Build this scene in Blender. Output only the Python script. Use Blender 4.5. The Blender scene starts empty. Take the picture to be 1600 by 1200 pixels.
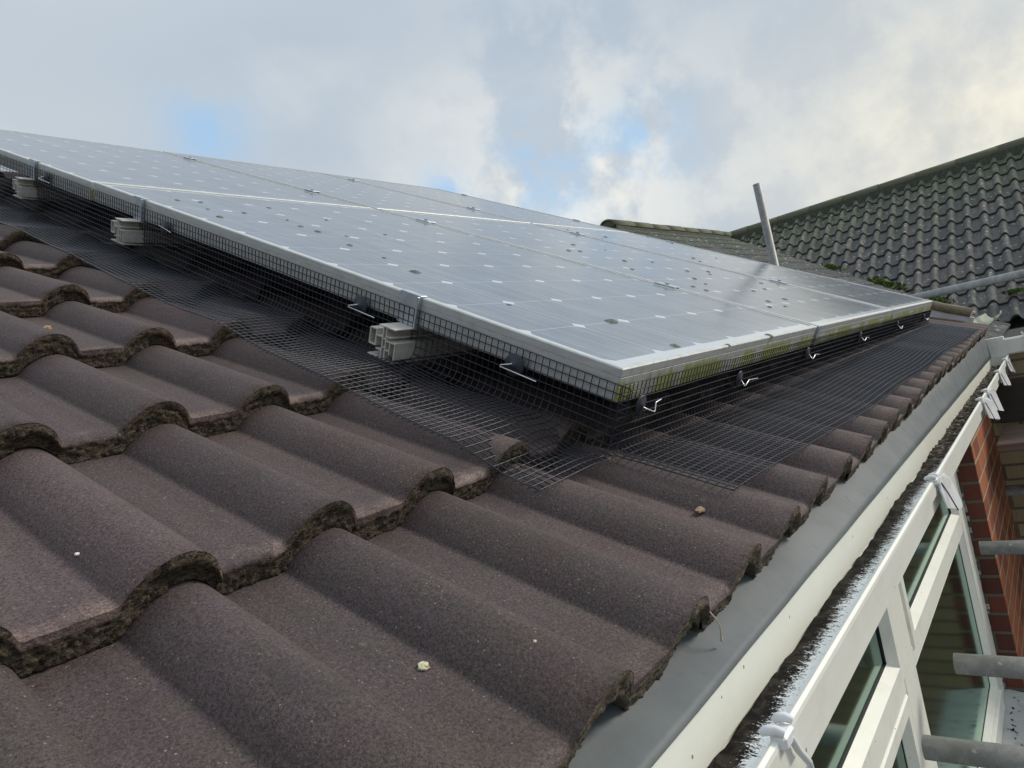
import bpy, math, random
import numpy as np
from mathutils import Vector, Matrix, noise
rnd = random.Random(7)
S = bpy.context.scene
COL = S.collection

# ------------------------------------------------------------------ camera
CAMPOS = np.array([-0.26871838, -0.29031223, 0.22008841])
YAW, PITCH, ROLL, FPX = 0.666127812, 0.00331086760, -0.218850106, 1096.55124
def cam_axes():
    f = np.array([math.cos(PITCH)*math.cos(YAW), math.cos(PITCH)*math.sin(YAW), math.sin(PITCH)])
    rt = np.array([math.sin(YAW), -math.cos(YAW), 0.0]); up = np.cross(rt, f)
    r2 = rt*math.cos(ROLL) + up*math.sin(ROLL); u2 = -rt*math.sin(ROLL) + up*math.cos(ROLL)
    return r2, u2, f
r2, u2, fw = cam_axes()
cd = bpy.data.cameras.new('camera'); cam = bpy.data.objects.new('camera', cd); COL.objects.link(cam)
cam.matrix_world = Matrix(((r2[0], u2[0], -fw[0], CAMPOS[0]), (r2[1], u2[1], -fw[1], CAMPOS[1]), (r2[2], u2[2], -fw[2], CAMPOS[2]), (0, 0, 0, 1)))
cd.sensor_width = 36.0; cd.lens = 36.0*FPX/1600.0; cd.clip_start = 0.01; cd.clip_end = 2000
S.camera = cam

# ------------------------------------------------------------------ node helpers
class NT:
    def __init__(s, tree): s.t = tree
    def n(s, typ, **kw):
        nd = s.t.nodes.new(typ)
        for k, v in kw.items():
            if k.startswith('_'): setattr(nd, k[1:], v)
            else: nd.inputs[k].default_value = v
        return nd
    def l(s, a, b): s.t.links.new(a, b)
    def val(s, x, sock):
        if hasattr(x, 'is_linked') or isinstance(x, bpy.types.NodeSocket): s.l(x, sock)
        else: sock.default_value = x
    def math(s, op, a, b=0.0, c=None, clamp=False):
        nd = s.t.nodes.new('ShaderNodeMath'); nd.operation = op; nd.use_clamp = clamp
        s.val(a, nd.inputs[0]); s.val(b, nd.inputs[1])
        if c is not None: s.val(c, nd.inputs[2])
        return nd.outputs[0]
    def vmath(s, op, a, b=None):
        nd = s.t.nodes.new('ShaderNodeVectorMath'); nd.operation = op
        s.val(a, nd.inputs[0])
        if b is not None: s.val(b, nd.inputs[1])
        return nd
    def mix(s, f, a, b):
        nd = s.t.nodes.new('ShaderNodeMix'); nd.data_type = 'RGBA'
        s.val(f, nd.inputs[0]); s.val(a, nd.inputs[6]); s.val(b, nd.inputs[7])
        return nd.outputs[2]
    def ramp(s, x, lo, hi, smooth=True):
        nd = s.t.nodes.new('ShaderNodeMapRange'); nd.interpolation_type = 'SMOOTHSTEP' if smooth else 'LINEAR'
        s.val(x, nd.inputs[0]); nd.inputs[1].default_value = lo; nd.inputs[2].default_value = hi
        return nd.outputs[0]
    def noise(s, vec, scale, detail=3.0, rough=0.55, dist=0.0):
        nd = s.t.nodes.new('ShaderNodeTexNoise'); s.l(vec, nd.inputs['Vector'])
        nd.inputs['Scale'].default_value = scale; nd.inputs['Detail'].default_value = detail
        nd.inputs['Roughness'].default_value = rough; nd.inputs['Distortion'].default_value = dist
        return nd.outputs['Fac']
    def scale3(s, vec, x, y, z):
        nd = s.t.nodes.new('ShaderNodeMapping'); s.l(vec, nd.inputs['Vector']); nd.inputs['Scale'].default_value = (x, y, z); return nd.outputs[0]
def c4(r, g, b): return (r, g, b, 1.0)

# ------------------------------------------------------------------ world
SUN_EL, SUN_AZ = 33.0, -38.0            # azimuth measured from +X towards +Y
W = bpy.data.worlds.new('World'); S.world = W; W.use_nodes = True
wt = W.node_tree; wt.nodes.clear(); T = NT(wt)
sky = T.n('ShaderNodeTexSky', _sky_type='NISHITA', _sun_disc=False)
sky.sun_elevation = math.radians(SUN_EL); sky.sun_rotation = math.radians(90.0 - SUN_AZ); sky.dust_density = 1.6
tc = T.n('ShaderNodeTexCoord'); D = tc.outputs['Generated']
sx = T.n('ShaderNodeSeparateXYZ'); T.l(D, sx.inputs[0])
zc = T.math('MAXIMUM', T.math('ADD', sx.outputs[2], 0.22), 0.05)
px = T.math('DIVIDE', sx.outputs[0], zc); py = T.math('DIVIDE', sx.outputs[1], zc)
cv = T.n('ShaderNodeCombineXYZ'); T.l(px, cv.inputs[0]); T.l(py, cv.inputs[1]); PL = cv.outputs[0]
n1 = T.noise(D, 3.0, 7.0, 0.5, 0.25); n2 = T.noise(PL, 0.6, 3.0, 0.5); n3 = T.noise(D, 9.0, 7.0, 0.58, 0.1)
def lobe(d, w):
    v = Vector(d).normalized()
    dt = T.vmath('DOT_PRODUCT', D, tuple(v)).outputs['Value']
    return T.math('EXPONENT', T.math('MULTIPLY', T.math('SUBTRACT', dt, 1.0), w))
sunv = (math.cos(math.radians(SUN_EL))*math.cos(math.radians(SUN_AZ)), math.cos(math.radians(SUN_EL))*math.sin(math.radians(SUN_AZ)), math.sin(math.radians(SUN_EL)))
base = T.mix(T.ramp(n2, 0.35, 0.68), c4(0.42, 0.50, 0.59), c4(0.56, 0.61, 0.65))
base = T.mix(T.math('MULTIPLY', T.ramp(n1, 0.44, 0.68), 0.75), base, c4(0.67, 0.70, 0.715))
warm = T.math('MULTIPLY', lobe((0.985, 0.03, 0.12), 34.0), 0.9)
base = T.mix(T.math('MINIMUM', warm, 1.0), base, T.mix(T.ramp(n3, 0.35, 0.7), c4(0.60, 0.61, 0.58), c4(0.95, 0.89, 0.73)))
low = T.math('MULTIPLY', lobe((0.83, 0.48, 0.235), 60.0), T.ramp(n3, 0.42, 0.60))
base = T.mix(T.math('MULTIPLY', low, 0.75), base, c4(0.92, 0.90, 0.82))
hole = T.math('ADD', T.math('ADD', lobe((0.88, 0.381, 0.275), 700.0), lobe((0.495, 0.773, 0.390), 900.0)), T.math('ADD', lobe((0.81, 0.50, 0.272), 500.0), lobe((0.73, 0.61, 0.275), 1500.0)))
hole = T.math('MULTIPLY', hole, T.ramp(T.noise(D, 12.0, 6.0, 0.6, 0.15), 0.36, 0.58))
skb = T.n('ShaderNodeVectorMath', _operation='SCALE'); T.l(sky.outputs[0], skb.inputs[0]); skb.inputs['Scale'].default_value = 0.10
blue = T.mix(0.75, skb.outputs[0], c4(0.42, 0.66, 0.93))
base = T.mix(T.math('MULTIPLY', hole, 0.9, clamp=True), base, blue)
below = T.ramp(sx.outputs[2], -0.02, -0.25)
base = T.mix(below, base, c4(0.13, 0.13, 0.12))
top = T.n('ShaderNodeVectorMath', _operation='SCALE'); T.l(base, top.inputs[0])
T.l(T.math('ADD', 1.0, T.math('MULTIPLY', T.ramp(sx.outputs[2], 0.45, 1.0), 0.55)), top.inputs['Scale'])
bk = T.n('ShaderNodeVectorMath', _operation='SCALE'); T.l(top.outputs[0], bk.inputs[0]); T.l(T.math('ADD', 0.78, T.math('MULTIPLY', T.ramp(sx.outputs[0], -0.5, 0.30), 0.22)), bk.inputs['Scale'])
bg = T.n('ShaderNodeBackground'); T.l(bk.outputs[0], bg.inputs[0]); bg.inputs[1].default_value = 1.0
wo = T.n('ShaderNodeOutputWorld'); T.l(bg.outputs[0], wo.inputs[0])

# ------------------------------------------------------------------ sun
sl = bpy.data.lights.new('sun', 'SUN'); sl.energy = 2.2; sl.angle = math.radians(14); sl.color = (1.0, 0.93, 0.82)
so = bpy.data.objects.new('sun', sl); COL.objects.link(so)
so.rotation_euler = Vector(sunv).to_track_quat('Z', 'Y').to_euler()
S.view_settings.view_transform = 'Standard'; S.view_settings.look = 'None'; S.view_settings.exposure = 0.12; S.view_settings.gamma = 1.0

# ------------------------------------------------------------------ frames of reference
TH = 0.47629589; G = 0.32248
E = np.array([1., 0, 0]); U = np.array([0, math.cos(TH), math.sin(TH)]); N = np.array([0, -math.sin(TH), math.cos(TH)])
def roof(a, b, c): return a*E + b*U + c*N
HX = np.array([0.9996612522, 0.0079246613, -0.0247907351]); HY = np.array([-0.007927097, 0.999968580, 0.0]); HZ = np.array([0.02478995, 0.00019652, 0.99969266])
def H(x, y, z): return x*HX + y*HY + z*HZ
HM = Matrix(((HX[0], HY[0], HZ[0], 0), (HX[1], HY[1], HZ[1], 0), (HX[2], HY[2], HZ[2], 0), (0, 0, 0, 1)))
PO = np.array([0.58693296, 0.18638208, 0.20962417]); PX = np.array([0.99993523, -0.00634478, -0.00944854])
PY = np.array([0.01008533, 0.87869701, 0.47727335]); PN = np.cross(PX, PY)
PM = Matrix(((PX[0], PY[0], PN[0], PO[0]), (PX[1], PY[1], PN[1], PO[1]), (PX[2], PY[2], PN[2], PO[2]), (0, 0, 0, 1)))
RM = Matrix(((1, 0, 0, 0), (0, U[1], N[1], 0), (0, U[2], N[2], 0), (0, 0, 0, 1)))   # local (a,b,c) -> world

# ------------------------------------------------------------------ mesh builder
class MB:
    def __init__(s): s.v = []; s.f = []; s.mi = []; s.sm = []
    def add(s, vs, fs, mi=0, smooth=False):
        o = len(s.v); s.v += [tuple(map(float, p)) for p in vs]
        for f in fs: s.f.append(tuple(i+o for i in f)); s.mi.append(mi); s.sm.append(smooth)
    def box(s, lo, hi, mi=0, M=None):
        x0, y0, z0 = lo; x1, y1, z1 = hi
        vs = [(x0,y0,z0),(x1,y0,z0),(x1,y1,z0),(x0,y1,z0),(x0,y0,z1),(x1,y0,z1),(x1,y1,z1),(x0,y1,z1)]
        if M is not None: vs = [tuple(M @ Vector(p)) for p in vs]
        s.add(vs, [(0,3,2,1),(4,5,6,7),(0,1,5,4),(1,2,6,5),(2,3,7,6),(3,0,4,7)], mi)
    def bbox(s, lo, hi, r=0.004, mi=0):        # box bevelled on all edges
        x0,y0,z0 = lo; x1,y1,z1 = hi; vs = []; idx = {}
        for i, x in enumerate((x0, x1)):
            for j, y in enumerate((y0, y1)):
                for k, z in enumerate((z0, z1)):
                    sx_, sy_, sz_ = (1, -1)[i], (1, -1)[j], (1, -1)[k]
                    idx[i,j,k,0] = len(vs); vs.append((x, y+sy_*r, z+sz_*r))
                    idx[i,j,k,1] = len(vs); vs.append((x+sx_*r, y, z+sz_*r))
                    idx[i,j,k,2] = len(vs); vs.append((x+sx_*r, y+sy_*r, z))
        fs = []
        for i in (0, 1):
            fs.append([idx[i,0,0,0], idx[i,1,0,0], idx[i,1,1,0], idx[i,0,1,0]][::(-1 if i == 0 else 1)])
            fs.append([idx[0,i,0,1], idx[0,i,1,1], idx[1,i,1,1], idx[1,i,0,1]][::(-1 if i == 0 else 1)])
            fs.append([idx[0,0,i,2], idx[1,0,i,2], idx[1,1,i,2], idx[0,1,i,2]][::(-1 if i == 0 else 1)])
        for a in (0, 1):
            for b in (0, 1):
                fs.append([idx[0,a,b,1], idx[1,a,b,1], idx[1,a,b,2], idx[0,a,b,2]])
                fs.append([idx[a,0,b,0], idx[a,1,b,0], idx[a,1,b,2], idx[a,0,b,2]])
                fs.append([idx[a,b,0,0], idx[a,b,1,0], idx[a,b,1,1], idx[a,b,0,1]])
        for i in (0,1):
            for j in (0,1):
                for k in (0,1): fs.append([idx[i,j,k,0], idx[i,j,k,1], idx[i,j,k,2]])
        s.add(vs, [tuple(f) for f in fs], mi)
    def tube(s, pts, r, n=8, mi=0, caps=True, closed=False, smooth=True):
        P = [Vector(p) for p in pts]; m = len(P); rings = []
        up = Vector((0, 0, 1)); t0 = (P[1]-P[0]).normalized()
        if abs(t0.dot(up)) > 0.9: up = Vector((1, 0, 0))
        nrm = (up - t0*up.dot(t0)).normalized()
        for i in range(m):
            a = P[i-1] if (i > 0 or closed) else P[i]; b = P[(i+1) % m] if (i < m-1 or closed) else P[i]
            t = (b-a).normalized(); nrm = (nrm - t*nrm.dot(t)).normalized(); bn = t.cross(nrm)
            rr = r[i] if isinstance(r, (list, tuple)) else r
            rings.append([P[i] + (nrm*math.cos(2*math.pi*k/n) + bn*math.sin(2*math.pi*k/n))*rr for k in range(n)])
        vs = [p for rg in rings for p in rg]; fs = []
        for i in range(m if closed else m-1):
            j = (i+1) % m
            for k in range(n): fs.append((i*n+k, i*n+(k+1) % n, j*n+(k+1) % n, j*n+k))
        s.add(vs, fs, mi, smooth)
        if caps and not closed:
            s.add(rings[0], [tuple(range(n))[::-1]], mi); s.add(rings[-1], [tuple(range(n))], mi)
    def pipe(s, a, b, ro, ri, n=32, mi=0, seg=1):       # hollow tube
        a, b = Vector(a), Vector(b); t = (b-a).normalized(); up = Vector((0,0,1)) if abs(t.z) < .9 else Vector((1,0,0))
        x = t.cross(up).normalized(); y = t.cross(x)
        rings = []
        for (p, r) in [(a+t*0.25, ri), (a, ri), (a, ri), (a-t*0, ro), (a, ro)] + [(a+(b-a)*i/seg, ro) for i in range(1, seg+1)] + [(b, ri), (b-t*0.25, ri)]:
            rings.append([p + (x*math.cos(2*math.pi*k/n)+y*math.sin(2*math.pi*k/n))*r for k in range(n)])
        vs = [p for rg in rings for p in rg]; fs = []
        for i in range(len(rings)-1):
            for k in range(n): fs.append((i*n+k, i*n+(k+1) % n, (i+1)*n+(k+1) % n, (i+1)*n+k))
        s.add(vs, fs, mi, True)
    def extrude(s, prof, a, b, mi=0, closed=True, caps=True, M=None, smooth=False):   # profile in (y,z), along x from a to b
        n = len(prof); vs = [(a, p[0], p[1]) for p in prof] + [(b, p[0], p[1]) for p in prof]
        if M is not None: vs = [tuple(M @ Vector(p)) for p in vs]
        rg = n if closed else n-1
        fs = [(i, (i+1) % n, n+(i+1) % n, n+i) for i in range(rg)]
        if closed and caps: fs += [tuple(range(n))[::-1], tuple(range(n, 2*n))]
        s.add(vs, fs, mi, smooth)
    def rect_ring(s, x0, y0, x1, y1, prof, mi=0, M=None):   # profile = closed list of (inset, height); mitred ring
        n = len(prof); vs = []
        for (cx, cy, sx_, sy_) in ((x0,y0,1,1),(x1,y0,-1,1),(x1,y1,-1,-1),(x0,y1,1,-1)):
            for (i, h) in prof: vs.append((cx+sx_*i, cy+sy_*i, h))
        if M is not None: vs = [tuple(M @ Vector(p)) for p in vs]
        fs = [(c*n+i, c*n+(i+1) % n, ((c+1) % 4)*n+(i+1) % n, ((c+1) % 4)*n+i) for c in range(4) for i in range(n)]
        s.add(vs, fs, mi)
    def build(s, name, mats, parent=None, M=None, fix=True):
        me = bpy.data.meshes.new(name); me.from_pydata(s.v, [], s.f)
        for m in (mats if isinstance(mats, (list, tuple)) else [mats]): me.materials.append(m)
        me.polygons.foreach_set('material_index', s.mi); me.polygons.foreach_set('use_smooth', s.sm)
        if fix:
            import bmesh
            bm = bmesh.new(); bm.from_mesh(me); bmesh.ops.recalc_face_normals(bm, faces=bm.faces); bm.to_mesh(me); bm.free()
        me.update()
        o = bpy.data.objects.new(name, me); COL.objects.link(o)
        if M is not None: o.matrix_world = M
        if parent is not None:
            o.parent = parent
            o.matrix_parent_inverse = parent.matrix_world.inverted()
        return o
def tag(o, label=None, cat=None, group=None, kind=None):
    if label: o['label'] = label
    if cat: o['category'] = cat
    if group: o['group'] = group
    if kind: o['kind'] = kind
    return o
def empty(name, M, label, cat, group=None):
    o = bpy.data.objects.new(name, None); COL.objects.link(o); o.matrix_world = M; o.empty_display_size = 0.05
    return tag(o, label, cat, group)
def TR(p): return Matrix.Translation(Vector([float(x) for x in p]))
def copy_thing(o, M, label=None):
    c = o.copy(); COL.objects.link(c); c.matrix_world = M
    for ch in list(o.children):
        d = ch.copy(); COL.objects.link(d); d.parent = c
        for g in ch.children:
            e = g.copy(); COL.objects.link(e); e.parent = d
    if label: c['label'] = label
    return c

# ------------------------------------------------------------------ materials
def mat(name):
    m = bpy.data.materials.new(name); m.use_nodes = True; m.node_tree.nodes.clear()
    t = NT(m.node_tree); b = t.n('ShaderNodeBsdfPrincipled'); o = t.n('ShaderNodeOutputMaterial'); t.l(b.outputs[0], o.inputs[0])
    tcn = t.n('ShaderNodeTexCoord'); return m, t, b, tcn.outputs['Object']
def bump(t, b, h, strength, dist):
    n = t.n('ShaderNodeBump'); n.inputs['Strength'].default_value = strength; n.inputs['Distance'].default_value = dist
    t.l(h, n.inputs['Height']); t.l(n.outputs[0], b.inputs['Normal'])

def m_tile_top():
    m, t, b, V = mat('concrete_tile_face')
    at = t.n('ShaderNodeAttribute', _attribute_name='tile_rand', _attribute_type='GEOMETRY')
    ed = t.n('ShaderNodeAttribute', _attribute_name='edge_wear', _attribute_type='GEOMETRY')
    big = t.noise(V, 5.0, 3.0, 0.6); mid = t.noise(V, 34.0, 4.0, 0.6); grain = t.noise(V, 900.0, 2.0, 0.7); grain2 = t.noise(V, 380.0, 3.0, 0.6)
    col = t.mix(t.ramp(big, 0.3, 0.7), c4(0.072, 0.048, 0.044), c4(0.078, 0.057, 0.062))
    col = t.mix(t.ramp(mid, 0.35, 0.75), col, c4(0.070, 0.057, 0.050))
    col = t.mix(t.math('MULTIPLY', at.outputs['Fac'], 0.55), col, c4(0.086, 0.058, 0.060))
    wn = t.math('MULTIPLY', ed.outputs['Fac'], t.ramp(t.noise(V, 18.0, 4.0, 0.6), 0.40, 0.56))
    col = t.mix(t.math('MULTIPLY', wn, 0.75), col, c4(0.20, 0.145, 0.125))
    g = t.math('ADD', t.math('MULTIPLY', t.ramp(grain, 0.36, 0.64, False), 0.75), t.math('MULTIPLY', t.ramp(grain2, 0.36, 0.64, False), 0.75))
    sc = t.n('ShaderNodeVectorMath', _operation='SCALE'); t.l(col, sc.inputs[0]); run = t.ramp(t.noise(t.scale3(V, 34.0, 3.0, 3.0), 1.0, 4.0, 0.6), 0.3, 0.7)
    t.l(t.math('MULTIPLY', t.math('ADD', g, 0.26), t.math('ADD', 0.76, t.math('ADD', t.math('MULTIPLY', run, 0.22), t.math('MULTIPLY', at.outputs['Fac'], 0.26)))), sc.inputs['Scale'])
    vor = t.n('ShaderNodeTexVoronoi'); vor.inputs['Scale'].default_value = 300.0; t.l(V, vor.inputs['Vector'])
    vc = t.n('ShaderNodeSeparateXYZ'); t.l(vor.outputs['Color'], vc.inputs[0])
    sp = t.math('MULTIPLY', t.math('LESS_THAN', vor.outputs['Distance'], 0.24), t.math('GREATER_THAN', vc.outputs[0], 0.86))
    col = t.mix(t.math('MULTIPLY', sp, t.math('MULTIPLY', vc.outputs[1], 0.5)), sc.outputs[0], c4(0.40, 0.36, 0.33))
    li = t.math('MULTIPLY', t.ramp(t.noise(V, 60.0, 5.0, 0.65), 0.66, 0.72), 0.45)
    col = t.mix(li, col, c4(0.16, 0.14, 0.13))
    dk = t.math('MULTIPLY', t.ramp(t.noise(V, 11.0, 5.0, 0.6, 0.6), 0.56, 0.72), 0.35)
    col = t.mix(dk, col, c4(0.035, 0.031, 0.028))
    t.l(col, b.inputs['Base Color']); b.inputs['Roughness'].default_value = 0.78; b.inputs['Specular IOR Level'].default_value = 0.45
    h = t.math('ADD', t.math('MULTIPLY', grain, 0.5), t.math('ADD', t.math('MULTIPLY', grain2, 0.7), t.math('MULTIPLY', mid, 0.6)))
    bump(t, b, h, 0.6, 0.0014)
    return m
def m_tile_butt(mossy=0.0):
    m, t, b, V = mat('tile_butt_edge')
    n1 = t.noise(t.scale3(V, 0.8, 1, 2.0), 120.0, 5.0, 0.7, 0.5); n2 = t.noise(V, 420.0, 4.0, 0.7); n3 = t.noise(V, 22.0, 3.0, 0.6)
    col = t.mix(t.ramp(n1, 0.36, 0.64), c4(0.042, 0.034, 0.026), c4(0.175, 0.138, 0.102))
    sp = t.n('ShaderNodeSeparateXYZ'); t.l(V, sp.inputs[0]); lowr = t.ramp(sp.outputs[2], 0.10, 0.03)
    col = t.mix(t.math('MULTIPLY', lowr, t.ramp(n1, 0.3, 0.6)), col, c4(0.200, 0.160, 0.125))
    col = t.mix(t.math('MULTIPLY', t.ramp(n2, 0.54, 0.64), 0.7), col, c4(0.24, 0.20, 0.14))
    col = t.mix(t.math('MULTIPLY', t.ramp(n2, 0.44, 0.36), 0.8), col, c4(0.012, 0.010, 0.008))
    col = t.mix(t.math('MULTIPLY', t.ramp(n3, 0.5, 0.7), 0.35), col, c4(0.060, 0.054, 0.030))
    t.l(col, b.inputs['Base Color']); b.inputs['Roughness'].default_value = 0.95; b.inputs['Specular IOR Level'].default_value = 0.2
    bump(t, b, t.math('ADD', n1, t.math('MULTIPLY', n2, 0.5)), 1.0, 0.005)
    return m
def m_old_tile():
    m, t, b, V = mat('weathered_mossy_tile')
    at = t.n('ShaderNodeAttribute', _attribute_name='tile_rand', _attribute_type='GEOMETRY')
    sz = t.n('ShaderNodeSeparateXYZ'); t.l(V, sz.inputs[0])
    n1 = t.noise(V, 3.0, 5.0, 0.65); n2 = t.noise(V, 22.0, 5.0, 0.7); n3 = t.noise(V, 60.0, 4.0, 0.7)
    col = t.mix(at.outputs['Fac'], c4(0.130, 0.132, 0.140), c4(0.235, 0.212, 0.208))
    col = t.mix(t.ramp(n2, 0.35, 0.7), col, c4(0.115, 0.125, 0.122))
    col = t.mix(t.math('MULTIPLY', t.ramp(t.math('ADD', n2, t.math('MULTIPLY', t.ramp(t.math('ADD', sz.outputs[2], n1), 0.9, 2.3, False), 0.30)), 0.58, 0.76), 0.6), col, c4(0.125, 0.155, 0.085))
    vor = t.n('ShaderNodeTexVoronoi'); vor.inputs['Scale'].default_value = 17.0; t.l(V, vor.inputs['Vector'])
    vc = t.n('ShaderNodeSeparateXYZ'); t.l(vor.outputs['Color'], vc.inputs[0])
    sp = t.math('MULTIPLY', t.ramp(t.math('ADD', vor.outputs['Distance'], t.math('MULTIPLY', n3, 0.55)), 0.54, 0.44), t.math('GREATER_THAN', vc.outputs[0], 0.35))
    col = t.mix(t.math('MULTIPLY', sp, 0.85), col, t.mix(t.ramp(vc.outputs[1], 0.5, 0.9), c4(0.50, 0.51, 0.47), c4(0.34, 0.39, 0.12)))
    t.l(col, b.inputs['Base Color']); b.inputs['Roughness'].default_value = 0.9; b.inputs['Specular IOR Level'].default_value = 0.2
    bump(t, b, t.math('ADD', n2, n3), 1.0, 0.012)
    return m
def simple(name, col, rough=0.6, metal=0.0, var=0.0, vs=20.0, col2=None, bmp=0.0, bd=0.001, bs=200.0, spec=0.5, coat=0.0):
    m, t, b, V = mat(name)
    if col2 is not None or var > 0:
        c2 = col2 if col2 is not None else c4(*[x*(1-var) for x in col[:3]])
        t.l(t.mix(t.ramp(t.noise(V, vs, 5.0, 0.65, 0.3), 0.35, 0.7), col, c2), b.inputs['Base Color'])
    else: b.inputs['Base Color'].default_value = col
    b.inputs['Roughness'].default_value = rough; b.inputs['Metallic'].default_value = metal; b.inputs['Specular IOR Level'].default_value = spec
    b.inputs['Coat Weight'].default_value = coat
    if bmp > 0: bump(t, b, t.noise(V, bs, 4.0, 0.65), bmp, bd)
    return m
def m_cells():
    m, t, b, V = mat('solar_glass_cells')
    s = t.n('ShaderNodeSeparateXYZ'); t.l(V, s.inputs[0])
    CP = 0.15834; x0 = (0.9934-6*CP)/2; y0 = (1.648-10*CP)/2
    u = t.math('DIVIDE', t.math('SUBTRACT', s.outputs[0], x0), CP); v = t.math('DIVIDE', t.math('SUBTRACT', s.outputs[1], y0), CP)
    inx = t.math('MULTIPLY', t.math('GREATER_THAN', u, 0.0), t.math('LESS_THAN', u, 6.0)); iny = t.math('MULTIPLY', t.math('GREATER_THAN', v, 0.0), t.math('LESS_THAN', v, 10.0))
    fu = t.math('ABSOLUTE', t.math('SUBTRACT', t.math('FRACT', u), 0.5)); fv = t.math('ABSOLUTE', t.math('SUBTRACT', t.math('FRACT', v), 0.5))
    a = t.math('MULTIPLY', t.math('LESS_THAN', fu, 0.4915), t.math('LESS_THAN', fv, 0.4915))
    a = t.math('MULTIPLY', a, t.math('LESS_THAN', t.math('ADD', fu, fv), 0.905))
    cell = t.math('MULTIPLY', a, t.math('MULTIPLY', inx, iny))
    # three bus bars per cell running up the slope, and the fine fingers
    bu = t.math('ABSOLUTE', t.math('SUBTRACT', t.math('FRACT', t.math('MULTIPLY', t.math('FRACT', u), 3.0)), 0.5))
    bar = t.math('LESS_THAN', bu, 0.020)
    n0 = t.noise(V, 2.2, 4.0, 0.6); n1 = t.noise(V, 9.0, 5.0, 0.7, 0.5)
    cc = t.mix(t.ramp(n0, 0.3, 0.7), c4(0.020, 0.032, 0.060), c4(0.030, 0.046, 0.080))
    cc = t.mix(t.math('MULTIPLY', bar, 0.7), cc, c4(0.28, 0.31, 0.34))
    dia = t.math('GREATER_THAN', t.math('ADD', fu, fv), 0.905); brd = t.math('SUBTRACT', 1.0, t.math('MULTIPLY', inx, iny))
    wh = t.mix(t.math('MAXIMUM', dia, brd), c4(0.26, 0.30, 0.34), c4(0.60, 0.63, 0.64))
    col = t.mix(cell, wh, cc)
    dust_sheen = t.math('ADD', 0.17, t.math('MULTIPLY', t.ramp(n1, 0.3, 0.75), 0.10))  # dust film whose bluish base level also paints in sky reflection
    dust_sheen = t.math('ADD', dust_sheen, t.math('MULTIPLY', t.ramp(t.noise(t.scale3(V, 26.0, 1.3, 1.0), 1.0, 4.0, 0.6), 0.45, 0.72), 0.10))
    edge = t.ramp(s.outputs[1], 0.10, 0.012); dust_sheen = t.math('ADD', dust_sheen, t.math('MULTIPLY', edge, t.math('MULTIPLY', n1, 0.35)))
    col = t.mix(dust_sheen, col, c4(0.46, 0.52, 0.57))
    dp = t.n('ShaderNodeTexVoronoi'); dp.inputs['Scale'].default_value = 95.0; t.l(V, dp.inputs['Vector'])
    dpc = t.n('ShaderNodeSeparateXYZ'); t.l(dp.outputs['Color'], dpc.inputs[0])
    dr = t.math('MULTIPLY', t.math('LESS_THAN', dp.outputs['Distance'], 0.14), t.math('GREATER_THAN', dpc.outputs[0], 0.85))
    col = t.mix(t.math('MULTIPLY', dr, 0.35), col, c4(0.5, 0.5, 0.46))
    t.l(col, b.inputs['Base Color'])
    b.inputs['IOR'].default_value = 4.3
    t.l(t.math('ADD', 0.10, t.math('MULTIPLY', n1, 0.10)), b.inputs['Roughness'])
    nb = t.n('ShaderNodeBump'); nb.inputs['Strength'].default_value = 0.12; nb.inputs['Distance'].default_value = 0.0003
    t.l(t.noise(t.scale3(V, 1.0, 0.35, 1.0), 160.0, 2.0), nb.inputs['Height']); t.l(nb.outputs[0], b.inputs['Normal'])
    return m
def m_frame():
    m, t, b, V = mat('weathered_aluminium_frame')
    s = t.n('ShaderNodeSeparateXYZ'); t.l(V, s.inputs[0])
    n1 = t.noise(t.scale3(V, 1, 1, 4), 30.0, 5.0, 0.7); st = t.noise(t.scale3(V, 150.0, 8.0, 34.0), 1.0, 5.0, 0.7)
    col = t.mix(t.ramp(n1, 0.35, 0.75), c4(0.56, 0.58, 0.58), c4(0.46, 0.465, 0.44))
    side = t.math('LESS_THAN', s.outputs[1], 0.0035)
    hz = t.ramp(s.outputs[2], -0.004, -0.036)
    big = t.ramp(t.noise(t.scale3(V, 1.0, 0.2, 0.3), 5.5, 3.0, 0.6), 0.38, 0.58)
    mk = t.ramp(t.math('ADD', st, t.math('MULTIPLY', t.math('MULTIPLY', hz, big), 0.50)), 0.63, 0.80)
    mk = t.math('MULTIPLY', mk, side)
    col = t.mix(t.math('MULTIPLY', mk, 0.92), col, t.mix(t.noise(V, 60.0, 3.0), c4(0.22, 0.25, 0.06), c4(0.52, 0.55, 0.17)))
    dirt = t.math('MULTIPLY', side, t.ramp(t.noise(t.scale3(V, 60.0, 5.0, 14.0), 1.0, 5.0, 0.7), 0.52, 0.7))
    col = t.mix(t.math('MULTIPLY', dirt, 0.5), col, c4(0.12, 0.105, 0.075))
    t.l(col, b.inputs['Base Color']); b.inputs['Metallic'].default_value = 0.30; b.inputs['Roughness'].default_value = 0.50
    bump(t, b, t.math('ADD', n1, mk), 0.4, 0.0012)
    return m
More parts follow.
